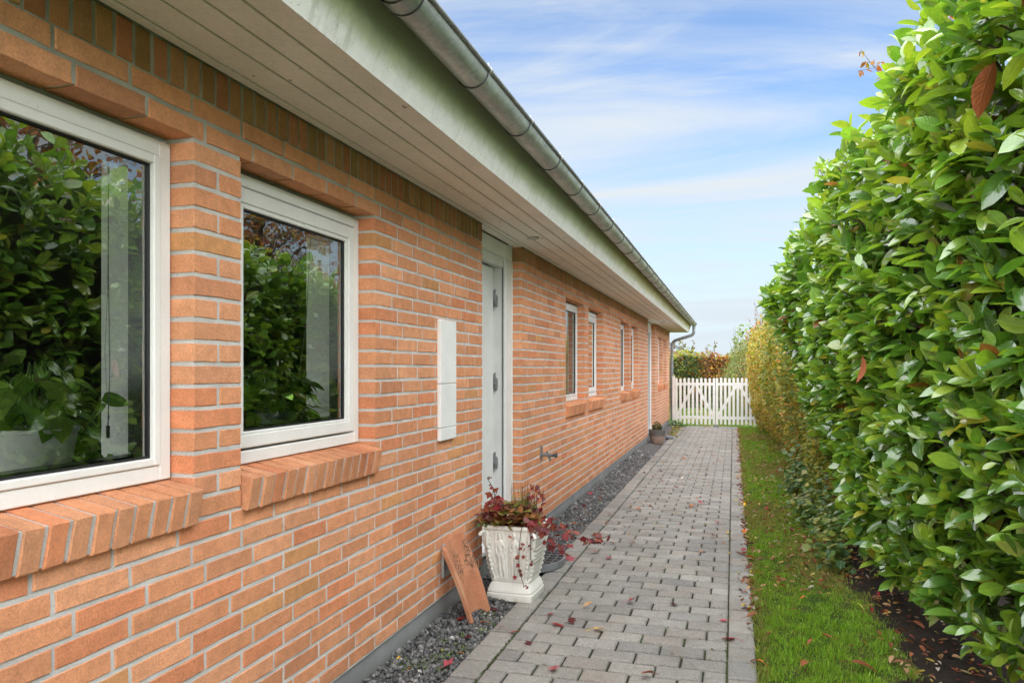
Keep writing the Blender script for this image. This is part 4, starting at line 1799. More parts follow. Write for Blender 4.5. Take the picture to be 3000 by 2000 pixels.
# tall orange twigs that overtop the laurel
sh = thing('beech_shrub', 'thin orange-leaved beech shrub overtopping the laurel hedge', 'shrub', (1.25, 4.8, 0))
wm = MB()
WP, WA, WC, WS = [], [], [], []
for k in range(4):
    y = 2.9 + k * 1.2 + RNG.normal(0, .08)
    xt = np.interp(y, [2.6, 5, 7.6], [1.0, .80, .62]) + RNG.normal(0, .07)
    zt = 1.4 + np.interp(y, [2.6, 3.6, 5, 7.6], [1.95, 2.02, 2.32, 2.40]) * xt + RNG.normal(.0, .05)
    zt = min(zt, 3.8)
    p0 = Vector((xt + .5, y + RNG.normal(0, .1), 0))
    p1 = Vector((xt + .30, y, zt * .62))
    p2 = Vector((xt + .10, y + RNG.normal(0, .12), zt * .9))
    p3 = Vector((xt - .02, y + RNG.normal(0, .16), zt))
    sp = smooth_path([p0, p1, p2, p3], 5)
    wm.tube([p - Vector(sh.location) for p in sp], [.011 * (1 - i / 16.5) + .0012 for i in range(len(sp))], 5, caps=False)
    for q in range(13):
        a_ = sp[int(RNG.integers(8, len(sp)))]
        e_ = a_ + Vector((RNG.normal(-.02, .05), RNG.normal(0, .07), RNG.uniform(-.02, .07)))
        wm.tube([a_ - Vector(sh.location), e_ - Vector(sh.location)], [.0016, .0009], 4, caps=False)
        for w in range(3):
            WP.append(a_.lerp(e_, RNG.uniform(.4, 1)))
            WA.append(Vector((RNG.normal(-.3, .7), RNG.normal(0, .7), RNG.normal(-.6, .4))))
            WC.append([(.48, .20, .03), (.40, .12, .03), (.26, .24, .05), (.20, .09, .04), (.52, .30, .05)][RNG.integers(5)])
            WS.append(RNG.uniform(.028, .05))
wm.build('stems', M['bark'], sh, fix=False)['kind'] = 'stuff'
foliage('foliage', SMALL_T, np.array(WP), np.array(WA), np.tile([0, 0, 1.0], (len(WP), 1)) + RNG.normal(0, .5, (len(WP), 3)), np.array(WS), np.array(WC), M['leaf_attr'], sh)

# ------------------------------------------------------------------ planting beyond the gate
bh = thing('beech_hedge', 'clipped green and rust beech hedge across the lawn behind the gate', 'hedge', (-2.2, 28.3, 0))
n = 15000
X = RNG.uniform(-6.5, 1.6, n)
top = 2.02 + .06 * np.sin(X * 3.1) + .05 * np.sin(X * 7 + 1)
Z = RNG.uniform(0, 1, n) ** .8 * top
Y = 28.0 + np.abs(RNG.normal(0, .12, n)) + (Z > top - .12) * RNG.uniform(0, .8, n)
rust = np.exp(-((X + .55) ** 2) / .35) + .9 * np.exp(-((X + 2.6) ** 2) / .08) * (Z < 1.8) + .5 * np.exp(-((X - .25) ** 2) / .03)
rust = rust * (Z > .9) + .30 * np.sin(X * 5 + Z * 4) * (Z < 1.1)
rk = RNG.uniform(0, 1, n) < np.clip(rust, 0, .85) + .05
gcol = pick([(.075, .115, .022), (.13, .16, .025), (.20, .21, .03), (.045, .07, .018)], [.4, .25, .15, .2], n)
gcol[(Z > top - .2)] = pick([(.22, .26, .03), (.30, .28, .04)], [.6, .4], int((Z > top - .2).sum()))
rcol = pick([(.21, .07, .02), (.30, .13, .02), (.40, .22, .03), (.12, .045, .02)], [.35, .3, .15, .2], n)
C = np.where(rk[:, None], rcol, gcol)
foliage('foliage', SMALL_T, np.stack([X, Y, Z], -1), RNG.normal(0, 1, (n, 3)) + np.array([0, -.6, -.2]), RNG.normal(0, .5, (n, 3)) + np.array([0, -.5, .8]), RNG.uniform(.07, .12, n), C, M['leaf_attr'], bh)
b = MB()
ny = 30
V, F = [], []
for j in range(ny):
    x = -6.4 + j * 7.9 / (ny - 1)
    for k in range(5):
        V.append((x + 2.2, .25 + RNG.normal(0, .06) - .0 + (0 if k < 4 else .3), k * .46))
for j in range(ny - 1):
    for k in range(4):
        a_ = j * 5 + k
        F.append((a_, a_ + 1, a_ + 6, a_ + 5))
me = np_mesh('shade_backing', V, [np.array(F)], M['dark_backing'], smooth=True)  # dark sheet added at the back of the leaves, standing for shade
tag(link_mesh('shade_backing', me, bh), kind='stuff')
wm = MB()
WP, WC = [], []
for k in range(30):
    x = RNG.uniform(-3.6, 1.0)
    p0 = Vector((x, 28.3, 1.9))
    lean = Vector((RNG.normal(0, .12), 0, RNG.uniform(.3, .62)))
    wm.tube([p0 - Vector(bh.location), p0 + lean - Vector(bh.location)], [.008, .004], 4, caps=False)
    for q in range(8):
        WP.append(p0 + lean * RNG.uniform(.3, 1) + Vector((RNG.normal(0, .04), 0, 0)))
        WC.append([(.12, .13, .03), (.20, .20, .05), (.18, .10, .04)][RNG.integers(3)])
wm.build('twigs', M['bark'], bh, fix=False)['kind'] = 'stuff'
foliage('twig_leaves', SMALL_T, np.array(WP), RNG.normal(0, 1, (len(WP), 3)), RNG.normal(0, 1, (len(WP), 3)), RNG.uniform(.07, .11, len(WP)), np.array(WC), M['leaf_attr'], bh)


def shrub(name, label, base, rx, ry, h, n, cols, w, leaf, tpls, droop=-.2):
    t = thing(name, label, 'shrub', base)
    th = RNG.uniform(0, 6.283, n)
    zz = RNG.uniform(0.02, 1, n)
    prof = np.sin(np.pi * np.clip(zz * .86 + .12, 0, 1)) ** .55
    bumps = 1 + .13 * np.sin(th * 5 + zz * 9) + .1 * np.sin(th * 9 - zz * 14)
    rr = RNG.uniform(.35, 1, n) ** .4 * prof * bumps
    P = np.stack([rx * rr * np.cos(th), ry * rr * np.sin(th), h * zz * (1 + .07 * np.sin(th * 4))], -1)
    A_ = np.stack([np.cos(th), np.sin(th), np.full(n, droop)], -1) + RNG.normal(0, .5, (n, 3))
    U_ = np.array([0, 0, 1.0]) + RNG.normal(0, .5, (n, 3)) + np.stack([np.cos(th), np.sin(th), 0 * th], -1) * .5
    foliage('foliage', tpls, P + np.array(base), A_, U_, RNG.uniform(*leaf, n), pick(cols, w, n), M['leaf_attr'], t)
    sm = MB()
    for k in range(14):
        an = k * .8
        sm.tube([(0.05 * math.cos(an), .05 * math.sin(an), -.03), (.3 * rx * math.cos(an), .3 * ry * math.sin(an), h * .45), (.75 * rx * math.cos(an + .2), .75 * ry * math.sin(an + .2), h * RNG.uniform(.75, 1.05))], [.014, .009, .003], 5, caps=False)
    sm.build('stems', M['bark'], t, fix=False)
    return t


shrub('willow_shrub', 'grey-green fine-leaved shrub behind the right half of the gate', (.55, 23.0, -.05), .95, .8, 2.15, 6500, [(.15, .19, .065), (.19, .22, .075), (.24, .24, .06)], [.4, .35, .25], (.07, .12), THIN_T)
shrub('yellow_shrub', 'yellow-green bushy shrub just behind the hedge end of the gate', (1.25, 21.2, -.05), .8, .9, 2.35, 5200, [(.26, .24, .04), (.33, .26, .04), (.18, .20, .04)], [.4, .35, .25], (.05, .08), SMALL_T)
shrub('red_shrub', 'small orange-red shrub top showing above the gate beside the yellow hedge', (.95, 24.6, -.05), .85, .8, 2.75, 3000, [(.42, .15, .05), (.30, .20, .05), (.36, .24, .05), (.2, .2, .06)], [.3, .25, .2, .25], (.06, .1), SMALL_T)
shrub('light_green_shrub', 'loose light green shrub rising in the gap between the beech hedge and the yellow hedge', (.35, 26.0, -.05), .5, .5, 2.75, 700, [(.20, .26, .07), (.16, .22, .07)], [.5, .5], (.09, .14), SMALL_T)

nh = thing('neighbour_house', 'grey roof of a neighbouring house behind the beech hedge', 'house', (-7.6, 44, 0))
b = MB()
b.box(-5.2, 5.2, -4, 4, -.05, 2.1)
b.build('wall', M['house_far'], nh)
b = MB()
b.prism([(-5.9, 1.95), (0, 4.65), (5.9, 1.95), (5.9, 2.1), (0, 4.82), (-5.9, 2.1)], -4.3, 4.3)
b.build('roof', M['grey_roof'], nh)
b = MB()
b.prism([(-5.2, 2.1), (5.2, 2.1), (0, 4.45)], -4.0, -3.9)
b.build('gable', M['house_far'], nh)

# ------------------------------------------------------------------ gate


def picket_mesh(w, h, d):
    b = MB()
    r = w / 2
    pts = [(-r, 0), (r, 0), (r, h - r)]
    for k in range(1, 8):
        t = math.pi * k / 8
        pts.append((r * math.cos(t), h - r + r * math.sin(t)))
    pts.append((-r, h - r))
    n_ = len(pts)
    vs = [(x, -d / 2, z) for x, z in pts] + [(x, d / 2, z) for x, z in pts]
    fs = [tuple(range(n_)), tuple(range(2 * n_ - 1, n_ - 1, -1))] + [(i, n_ + i, n_ + (i + 1) % n_, (i + 1) % n_) for i in range(n_)]
    me = bpy.data.meshes.new('picket')
    me.from_pydata(vs, [], fs)
    me.materials.append(M['gate'])
    return me


pk = picket_mesh(.057, 1.135, .02)
GY = 19.22


def bar(b, x0, z0, x1, z1, w, y0, y1):
    d = Vector((x1 - x0, 0, z1 - z0)).normalized()
    nn_ = Vector((-d.z, 0, d.x)) * w / 2
    b.prism([(x0 + nn_.x, z0 + nn_.z), (x1 + nn_.x, z1 + nn_.z), (x1 - nn_.x, z1 - nn_.z), (x0 - nn_.x, z0 - nn_.z)], y0, y1)


for gi, (x0, w_, lab) in enumerate(((-1.385, .955, 'left leaf of the white picket gate, next to the downpipe'), (-.415, 1.03, 'right leaf of the white picket gate, half hidden by the yellow hedge'))):
    t = thing('picket_gate', lab, 'gate', (x0 + w_ / 2, GY, .05), group='white picket gate leaves')
    npk = 10 if gi == 0 else 11
    for k in range(npk):
        x = -w_ / 2 + .028 + (w_ - .056) * k / (npk - 1)
        o = link_mesh('picket', pk, t, (x, 0, RNG.normal(0, .004)))
    for z in (.165, .985):
        b = MB()
        b.box(-w_ / 2, w_ / 2, .0115, .042, z - .036, z + .036, .002)
        b.build('rail', M['gate'], t)
    for s_ in (-1, 1):
        b = MB()
        bar(b, s_ * (w_ / 2 - .03), .19, s_ * .03, .955, .062, .0125, .0405)
        b.build('brace', M['gate'], t)
t = thing('gate_post', 'white gate post beside the downpipe at the house corner', 'post', (-1.425, GY + .03, 0))
b = MB()
b.box(-.03, .03, -.03, .03, -.05, 1.22, .004)
b.build('post', M['gate'], t)
t = thing('gate_stop', 'small dark gate stop on the paving under the middle of the gate', 'gate stop', (-.40, GY - .12, 0))
b = MB()
b.prism([(-.06, -.005), (.06, -.005), (.055, .05), (-.055, .05)], -.03, .03)
b.build('block', M['zinc_dark'], t)

# ------------------------------------------------------------------ urn with plants
UX, UY = -1.297, 4.548
urn = thing('stone_urn', 'white cast-stone planter urn with classical figures in relief', 'planter', (UX, UY, 0), R(-2))


def sdcap(px, pz, a, b, r0, r1=None):
    """2-D capsule, returns rounded height 0..1"""
    r1 = r0 if r1 is None else r1
    ax, az = a
    bx, bz = b
    dx, dz = bx - ax, bz - az
    t = np.clip(((px - ax) * dx + (pz - az) * dz) / (dx * dx + dz * dz + 1e-9), 0, 1)
    d = np.hypot(px - ax - t * dx, pz - az - t * dz)
    r = r0 + (r1 - r0) * t
    return np.sqrt(np.clip(1 - (d / r) ** 2, 0, 1))


def figure(a, b, cx, flip):
    f = flip
    h = np.zeros_like(a)
    A_ = lambda x, z: (cx + f * x, z)
    h = np.maximum(h, 1.0 * sdcap(a, b, A_(0, .895), A_(0.01, .86), .055))            # head
    h = np.maximum(h, .75 * sdcap(a, b, A_(0, .83), A_(0, .78), .035))                 # neck
    h = np.maximum(h, .9 * sdcap(a, b, A_(0, .74), A_(.02, .55), .115, .085))          # torso
    h = np.maximum(h, .8 * sdcap(a, b, A_(-.10, .76), A_(-.17, .60), .042, .034))      # arms
    h = np.maximum(h, .8 * sdcap(a, b, A_(-.17, .60), A_(-.12, .48), .034, .028))
    h = np.maximum(h, .8 * sdcap(a, b, A_(.10, .76), A_(.20, .66), .042, .034))
    h = np.maximum(h, .75 * sdcap(a, b, A_(.20, .66), A_(.10, .58), .034, .028))
    leg = np.maximum(.95 * sdcap(a, b, A_(-.05, .50), A_(-.08, .10), .085, .05), .85 * sdcap(a, b, A_(.09, .50), A_(.10, .08), .08, .05))
    h = np.maximum(h, leg)
    robe = .6 * sdcap(a, b, A_(.13, .52), A_(.17, .06), .12, .13) * (.75 + .25 * np.sin((a - cx) * 75 + b * 6))
    h = np.maximum(h, robe)
    h = np.maximum(h, .5 * sdcap(a, b, A_(-.16, .95), A_(-.18, .05), .022))           # staff
    return h


def relief(a, b, which):
    """a in -1..1 across a face, b 0..1 up"""
    h = np.zeros_like(a)
    if which in (0, 2):
        h = np.maximum(h, figure(a, b, -.33, 1))
        h = np.maximum(h, figure(a, b, .27, -1))
        h = np.maximum(h, .45 * sdcap(a, b, (-.9, .03), (.9, .04), .04))
    else:
        band = lambda lo, hi: np.clip((b - lo) / .02, 0, 1) * np.clip((hi - b) / .02, 0, 1)
        h = np.maximum(h, band(.66, .86) * (.45 + .35 * np.sin(a * 40 + b * 60) * np.sin(a * 40 - b * 60)))
        h = np.maximum(h, .9 * band(.60, .645))
        h = np.maximum(h, band(.42, .57) * (.45 + .30 * np.sin(b * 90 + 2 * np.abs(np.sin(a * 18)) * 3)))
        h = np.maximum(h, .8 * band(.36, .40))
        for q in (.26, .20, .14, .08):
            h = np.maximum(h, .55 * band(q, q + .035))
    col = np.clip((np.abs(a) - .70) / .04, 0, 1)
    pil = .8 * sdcap(np.abs(a), b, (.82, .05), (.86, .62), .055, .075) + .25 * np.sin(b * 70) * (np.abs(np.abs(a) - .83) < .07)
    scroll = 1.2 * sdcap(np.abs(a), b, (.90, .72), (.88, .90), .09, .07)
    h = np.where(np.abs(a) > .68, np.maximum(np.maximum(pil, scroll), h * .3), h)
    h += .10 * np.sin(b * 26 + a * 9) * np.sin(a * 31)
    return h


nzr, nper = 90, 64
V = []
zb_, zt_ = .122, .432
for i in range(nzr):
    b_ = i / (nzr - 1)
    z = zb_ + (zt_ - zb_) * b_
    w_ = .118 + (.158 - .118) * (b_ ** .9) + .010 * math.sin(math.pi * b_)
    for fidx in range(4):
        a_ = np.linspace(-1, 1, nper, endpoint=False)
        hgt = relief(a_, np.full_like(a_, b_), fidx) * .017
        rad = w_ * (1 - .10 * np.abs(a_) ** 6)
        t_ = a_ * w_ * (1 - .05 * np.abs(a_) ** 4)
        nx_ = rad + hgt
        for q in range(nper):
            # faces: 0 looks to -y (to camera), 1 to +x, 2 to +y, 3 to -x
            if fidx == 0:
                V.append((t_[q], -nx_[q], z))
            elif fidx == 1:
                V.append((nx_[q], t_[q], z))
            elif fidx == 2:
                V.append((-t_[q], nx_[q], z))
            else:
                V.append((-nx_[q], -t_[q], z))
N_ = nper * 4
F = []
for i in range(nzr - 1):
    for q in range(N_):
        q2 = (q + 1) % N_
        F.append((i * N_ + q, i * N_ + q2, (i + 1) * N_ + q2, (i + 1) * N_ + q))
me = np_mesh('body', V, [np.array(F)], M['urn'], smooth=True)
link_mesh('body', me, urn)


def sq_loft(prof, n=10, p=7):
    """rounded square rings; prof list of (half, z)"""
    vs, fs = [], []
    m_ = n * 4
    for h_, z in prof:
        for k in range(m_):
            t = 2 * math.pi * k / m_ + .0001
            c_, s_ = math.cos(t), math.sin(t)
            r = (abs(c_) ** p + abs(s_) ** p) ** (-1 / p)
            vs.append((h_ * r * c_, h_ * r * s_, z))
    for i in range(len(prof) - 1):
        for k in range(m_):
            k2 = (k + 1) % m_
            fs.append((i * m_ + k, i * m_ + k2, (i + 1) * m_ + k2, (i + 1) * m_ + k))
    return vs, fs


b = MB()
v, f = sq_loft([(.0, .0), (.142, .0), (.147, .004), (.147, .042), (.143, .047), (.139, .049), (.143, .052), (.143, .062), (.139, .068), (.132, .090), (.122, .104), (.118, .112), (.124, .118), (.122, .126), (.10, .127)], 14, 14)
b.add(v, f)
b.build('base', M['urn'], urn, smooth=True)
b = MB()
v, f = sq_loft([(.150, .425), (.160, .428), (.168, .434), (.171, .444), (.168, .454), (.162, .458), (.150, .457), (.143, .450), (.141, .42), (.10, .41)], 14, 9)
b.add(v, f)
b.build('rim', M['urn'], urn, smooth=True)
b = MB()
v, f = sq_loft([(.141, .432), (.09, .445), (.0, .450)], 10, 8)
b.add(v, f)
b.build('potting_soil', M['soil'], urn)
for sx in (-1, 1):
    for sy in (-1, 1):
        b = MB()
        pts = []
        for k in range(14):
            t = k / 13 * 4.4
            r = .030 * (1 - k / 17)
            pts.append((sx * (.150 + r * math.cos(t) * .8), sy * (.150 + r * math.cos(t) * .8), .395 + r * math.sin(t)))
        b.tube(pts, [.011 - .0004 * k for k in range(14)], 8)
        b.build('corner_scroll', M['urn'], urn, smooth=True)

HEU_T = [lobed_tpl(5, .22, .25, 310), lobed_tpl(7, .2, .1, 320)]
CRE_T = [lobed_tpl(3, .40, .12, 240), lobed_tpl(5, .42, .18, 260)]
hp = thing('heuchera', 'red-brown and olive lobed foliage plant filling the front of the urn', 'plant', (UX - .03, UY - .02, .44))
n = 380
th = RNG.uniform(0, 6.28, n)
rr = RNG.uniform(0, 1, n) ** .5
P = np.stack([UX - .03 + .165 * rr * np.cos(th), UY - .02 + .155 * rr * np.sin(th), .462 + .085 * (1 - rr ** 2) + RNG.uniform(-.015, .035, n)], -1)
A = np.stack([np.cos(th), np.sin(th), RNG.uniform(-.3, .3, n)], -1)
foliage('foliage', HEU_T, P, A, np.array([0, -.3, 1]) + RNG.normal(0, .35, (n, 3)), RNG.uniform(.035, .065, n),
        pick([(.22, .085, .035), (.28, .13, .045), (.17, .17, .04), (.25, .21, .05), (.13, .04, .04)], [.3, .25, .2, .12, .13], n), M['plant_attr'], hp, stuff=False)
sm = MB()
for k in range(40):
    i = RNG.integers(n)
    sm.tube([Vector((UX - .03, UY, .44)) - Vector(hp.location), Vector(P[i]) - Vector(hp.location)], .0022, 4, caps=False)
sm.build('stalks', M['stem'], hp, fix=False)

ht = thing('heather', 'upright heather with dark and bright green spikes in the urn', 'plant', (UX + .055, UY + .02, .44))
for k in range(36):
    an = RNG.uniform(0, 6.28)
    r = RNG.uniform(0, .075)
    h = RNG.uniform(.15, .25)
    p0 = Vector((r * math.cos(an), r * .8 * math.sin(an), 0))
    p1 = p0 * 1.25 + Vector((0, 0, h))
    nn_ = 46
    tt = np.linspace(.12, 1, nn_)
    Pq = np.array(p0)[None] * (1 - tt[:, None]) + np.array(p1)[None] * tt[:, None] + np.array(ht.location)
    aa = np.arange(nn_) * 2.4
    Aq = np.stack([np.cos(aa), np.sin(aa), np.full(nn_, 1.4)], -1)
    darkk = k % 3 == 0
    cq = np.where((tt > .74)[:, None], np.array([(.05, .03, .03)] if darkk else [(.24, .10, .04)]), np.array([(.05, .06, .028)] if darkk else [(.20, .30, .035)])) * RNG.uniform(.8, 1.2, (nn_, 1))
    foliage('spike', THIN_T, Pq, Aq, Aq * np.array([1, 1, -1]), RNG.uniform(.017, .025, nn_) * (1.15 - .6 * tt), cq, M['leaf_attr'], ht, stuff=False)

cr = thing('red_creeper', 'dark red trailing creeper hanging over the right side of the urn', 'plant', (UX + .1, UY, .45))
runs = [
    ([(-1.20, 4.53, .455), (-1.11, 4.53, .475), (-1.03, 4.60, .43), (-.975, 4.70, .36), (-.92, 4.82, .30), (-.86, 4.98, .275), (-.80, 5.12, .285)], 40, .050),
    ([(-1.20, 4.50, .455), (-1.12, 4.44, .475), (-1.07, 4.46, .40), (-1.03, 4.60, .31), (-1.0, 4.72, .27)], 26, .055),
    ([(-1.20, 4.45, .455), (-1.205, 4.365, .465), (-1.215, 4.355, .40), (-1.225, 4.362, .30), (-1.225, 4.372, .20), (-1.20, 4.365, .13), (-1.195, 4.36, .105)], 18, .030),
    ([(-1.17, 4.45, .455), (-1.155, 4.362, .462), (-1.15, 4.35, .38), (-1.15, 4.355, .28), (-1.13, 4.35, .265)], 9, .026),
    ([(-1.24, 4.50, .45), (-1.21, 4.50, .53), (-1.18, 4.51, .62), (-1.175, 4.51, .69)], 22, .036),
    ([(-1.22, 4.55, .45), (-1.16, 4.56, .50), (-1.13, 4.55, .57), (-1.12, 4.54, .66)], 18, .032),
    ([(-1.36, 4.50, .45), (-1.39, 4.47, .53), (-1.41, 4.45, .60), (-1.39, 4.46, .65)], 26, .045),
    ([(-1.38, 4.50, .45), (-1.43, 4.46, .52), (-1.46, 4.42, .555)], 18, .05),
    ([(-1.40, 4.45, .62), (-1.415, 4.44, .68), (-1.44, 4.42, .735), (-1.43, 4.42, .74)], 5, .02),
    ([(-1.40, 4.45, .45), (-1.45, 4.37, .47), (-1.51, 4.31, .485)], 8, .03),
    ([(-1.36, 4.46, .45), (-1.37, 4.45, .53), (-1.37, 4.44, .59)], 22, .042),
    ([(-1.30, 4.50, .45), (-1.18, 4.42, .475), (-1.14, 4.40, .455)], 30, .05)]
sm = MB()
PP, AA, UU_, SS, CC = [], [], [], [], []
for ri, (pts, nl, sz) in enumerate(runs):
    sp = smooth_path(pts, 6)
    sm.tube([p - Vector(cr.location) for p in sp], .0022, 5, caps=False)
    for q in range(nl):
        i = int(RNG.uniform(.12, 1) * (len(sp) - 1))
        j = .02 if nl > 12 else .008
        p = sp[i] + Vector(RNG.normal(0, j, 3))
        PP.append(p)
        AA.append((RNG.normal(0, .8), RNG.normal(-.4, .6), RNG.normal(-.5, .4)))
        UU_.append((RNG.normal(0, .4), RNG.normal(-.8, .4), RNG.normal(.7, .4)))
        SS.append(sz * RNG.uniform(.65, 1.25))
        if ri == 9:
            CC.append((.07, .13, .03))
        else:
            CC.append([(.17, .017, .022), (.24, .026, .03), (.10, .013, .018), (.28, .07, .04), (.17, .04, .03)][RNG.integers(5)])
sm.build('stems', M['stem'], cr, fix=False)
foliage('foliage', CRE_T, np.array(PP), np.array(AA), np.array(UU_), np.array(SS), np.array(CC), M['plant_attr'], cr, stuff=False)

# ------------------------------------------------------------------ terracotta tile leaning on the wall
TL, TW = .50, .25
nl_, nw_ = 14, 15
prof = [(-.5, .036), (-.46, .042), (-.42, .040), (-.36, .026), (-.30, .012), (-.22, .002), (-.12, -.005), (0, -.008), (.15, -.007), (.28, -.002), (.34, .006), (.375, .028), (.40, .052), (.44, .062), (.5, .058)]
vs, fs = [], []
for side in (0, 1):
    for i in range(nl_):
        s = i / (nl_ - 1)
        bow = .012 * math.sin(math.pi * s)
        for (w_, d_) in prof:
            vs.append(((d_ * (1 - .15 * s) + bow - side * .021), w_ * TW * (.92 + .08 * s), s * TL + .002 * math.sin(w_ * 20)))
k0 = nl_ * nw_
for i in range(nl_ - 1):
    for q in range(nw_ - 1):
        a_ = i * nw_ + q
        fs.append((a_, a_ + 1, a_ + nw_ + 1, a_ + nw_))
        fs.append((k0 + a_, k0 + a_ + nw_, k0 + a_ + nw_ + 1, k0 + a_ + 1))
for i in range(nl_ - 1):
    for q in (0, nw_ - 1):
        a_ = i * nw_ + q
        fs.append((a_, a_ + nw_, k0 + a_ + nw_, k0 + a_))
for q in range(nw_ - 1):
    for i in (0, nl_ - 1):
        a_ = i * nw_ + q
        fs.append((a_, a_ + 1, k0 + a_ + 1, k0 + a_))
b = MB()
b.add(vs, fs)
tile = b.build('clay_tile', M['terracotta'], None, (-1.405, 4.085, -.028), (R(15), R(-13), R(-3)), smooth=True)
tag(tile, 'mouldy curved terracotta roof tile leaning against the brick wall', 'roof tile')

# ------------------------------------------------------------------ half-round scraper grate by the door
gt_ = thing('scraper_grate', 'half-round grey metal grate lying at the door behind the urn', 'grate', (-1.52, 5.33, .026))
GRR = .36
b = MB()
pts = [(GRR * math.cos(t), GRR * math.sin(t), .012) for t in np.linspace(-math.pi / 2, math.pi / 2, 26)]
for r0, r1 in ((GRR - .012, GRR),):
    vs, fs = [], []
    T = np.linspace(-math.pi / 2, math.pi / 2, 27)
    for t in T:
        for r_, z in ((r0, -.02), (r1, -.02), (r1, .026), (r0, .026)):
            vs.append((r_ * math.cos(t), r_ * math.sin(t), z))
    for i in range(26):
        for q in range(4):
            q2 = (q + 1) % 4
            fs.append((i * 4 + q, i * 4 + q2, i * 4 + 4 + q2, i * 4 + 4 + q))
    b.add(vs, fs)
b.box(0, .01, -GRR + .004, GRR - .004, -.02, .0255)
b.build('rim', M['zinc_dark'], gt_)
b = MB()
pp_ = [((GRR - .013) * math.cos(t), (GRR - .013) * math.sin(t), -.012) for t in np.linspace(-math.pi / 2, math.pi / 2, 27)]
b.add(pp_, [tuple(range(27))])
b.build('shade_sheet', M['black_rubber'], gt_)  # black sheet standing in for the shade beneath the bars
for k in range(10):
    y = -GRR + (k + .5) * 2 * GRR / 10
    w_ = math.sqrt(max(0, (GRR - .012) ** 2 - y * y))
    if w_ < .03:
        continue
    b = MB()
    b.box(.01, w_, y - .0022, y + .0022, .016, .024)
    b.build('bar', M['zinc_dark'], gt_)
for k in range(5):
    x = .05 + k * .062
    w_ = math.sqrt(max(0, (GRR - .013) ** 2 - x * x))
    b = MB()
    b.box(x - .0018, x + .0018, -w_, w_, .017, .0252)
    b.build('bar', M['zinc_dark'], gt_)

# ------------------------------------------------------------------ far pot, slab, weeds
fp = thing('flower_pot', 'two-tone grey and beige clay pot standing by the far door', 'pot', (-1.385, 14.55, 0))
b = MB()
b.lathe([(.0, .0), (.105, .0), (.112, .006), (.142, .15), (.163, .255), (.165, .262), (.158, .266), (.150, .262), (.145, .235), (.0, .23)], 32)
b.build('pot_body', M['far_pot'], fp, smooth=True)
fh = thing('pot_heather', 'dark green heather growing in the clay pot by the far door', 'plant', (-1.385, 14.55, .235))
n = 520
th = RNG.uniform(0, 6.28, n)
r = RNG.uniform(0, 1, n) ** .5 * .085
hh = RNG.uniform(.0, .17, n) * (1.1 - r / .13)
P = np.stack([-1.385 + r * np.cos(th) * (1 + hh), 14.55 + r * np.sin(th), .235 + hh], -1)
foliage('foliage', THIN_T, P, np.stack([np.cos(th) * .3, np.sin(th) * .3, np.ones(n)], -1), RNG.normal(0, 1, (n, 3)), RNG.uniform(.025, .05, n), pick([(.05, .08, .025), (.09, .12, .03), (.10, .05, .05)], [.45, .35, .2], n), M['leaf_attr'], fh, stuff=False)
b = MB()
b.box(-.07, .07, -.16, .16, 0, .04, .008)
sl = b.build('slate_slab', M['slate'], None, (-1.24, 15.75, .0), (0, R(4), R(8)))
tag(sl, 'small grey slate slab lying beside the far clay pot', 'slab')

wd = thing('weed', 'green leafy weed growing at the foot of the downpipe', 'weed', (-1.33, 18.9, 0))
n = 60
P = np.stack([-1.33 + RNG.normal(0, .09, n), 18.9 + RNG.normal(0, .12, n), np.abs(RNG.normal(.05, .05, n))], -1)
foliage('foliage', IVY_T, P, RNG.normal(0, 1, (n, 3)), np.array([0, -.4, 1]) + RNG.normal(0, .3, (n, 3)), RNG.uniform(.05, .11, n), pick([(.05, .13, .03), (.08, .16, .04)], [.6, .4], n), M['plant_attr'], wd, stuff=False)
wd = thing('creeping_weed', 'yellowing creeper trailing over the gravel near the far pot', 'weed', (-1.28, 17.2, 0))
n = 170
yy = RNG.uniform(15.9, 18.6, n)
P = np.stack([-1.24 + RNG.normal(0, .05, n) - .03 * (yy - 17), yy, np.abs(RNG.normal(.03, .03, n))], -1)
foliage('foliage', IVY_T, P, RNG.normal(0, 1, (n, 3)), np.array([0, -.4, 1]) + RNG.normal(0, .3, (n, 3)), RNG.uniform(.03, .065, n), pick([(.26, .22, .06), (.16, .17, .05), (.30, .20, .06)], [.4, .35, .25], n), M['plant_attr'], wd, stuff=False)

# small weeds growing in the gravel close by
n = 420
cl = np.array([(-1.30, 3.32), (-1.33, 3.50), (-1.30, 3.62), (-1.38, 3.42), (-1.36, 3.75), (-1.30, 3.88), (-1.40, 3.30), (-1.42, 3.62), (-1.29, 4.02), (-1.33, 4.12), (-1.45, 3.25)])
ci = RNG.integers(len(cl), size=n)
xy = cl[ci] + RNG.normal(0, .022, (n, 2))
zg = np.interp(xy[:, 0], gx, gz)
P = np.stack([xy[:, 0], xy[:, 1], zg + RNG.uniform(.0, .018, n)], -1)
V, F, c, uv = scatter(SMALL_T, P, RNG.normal(0, 1, (n, 3)) + np.array([0, 0, .3]), np.array([0, 0, 1.]) + RNG.normal(0, .4, (n, 3)), RNG.uniform(.007, .014, n), pick([(.13, .24, .04), (.20, .27, .05), (.10, .19, .04)], [.4, .35, .25], n))
o = link_mesh('gravel_weeds', np_mesh('gravel_weeds', V, F, M['leaf_attr'], c, uv, True))
tag(o, 'tiny bright green weeds sprouting in the dark gravel below the windows', 'weeds', kind='stuff')

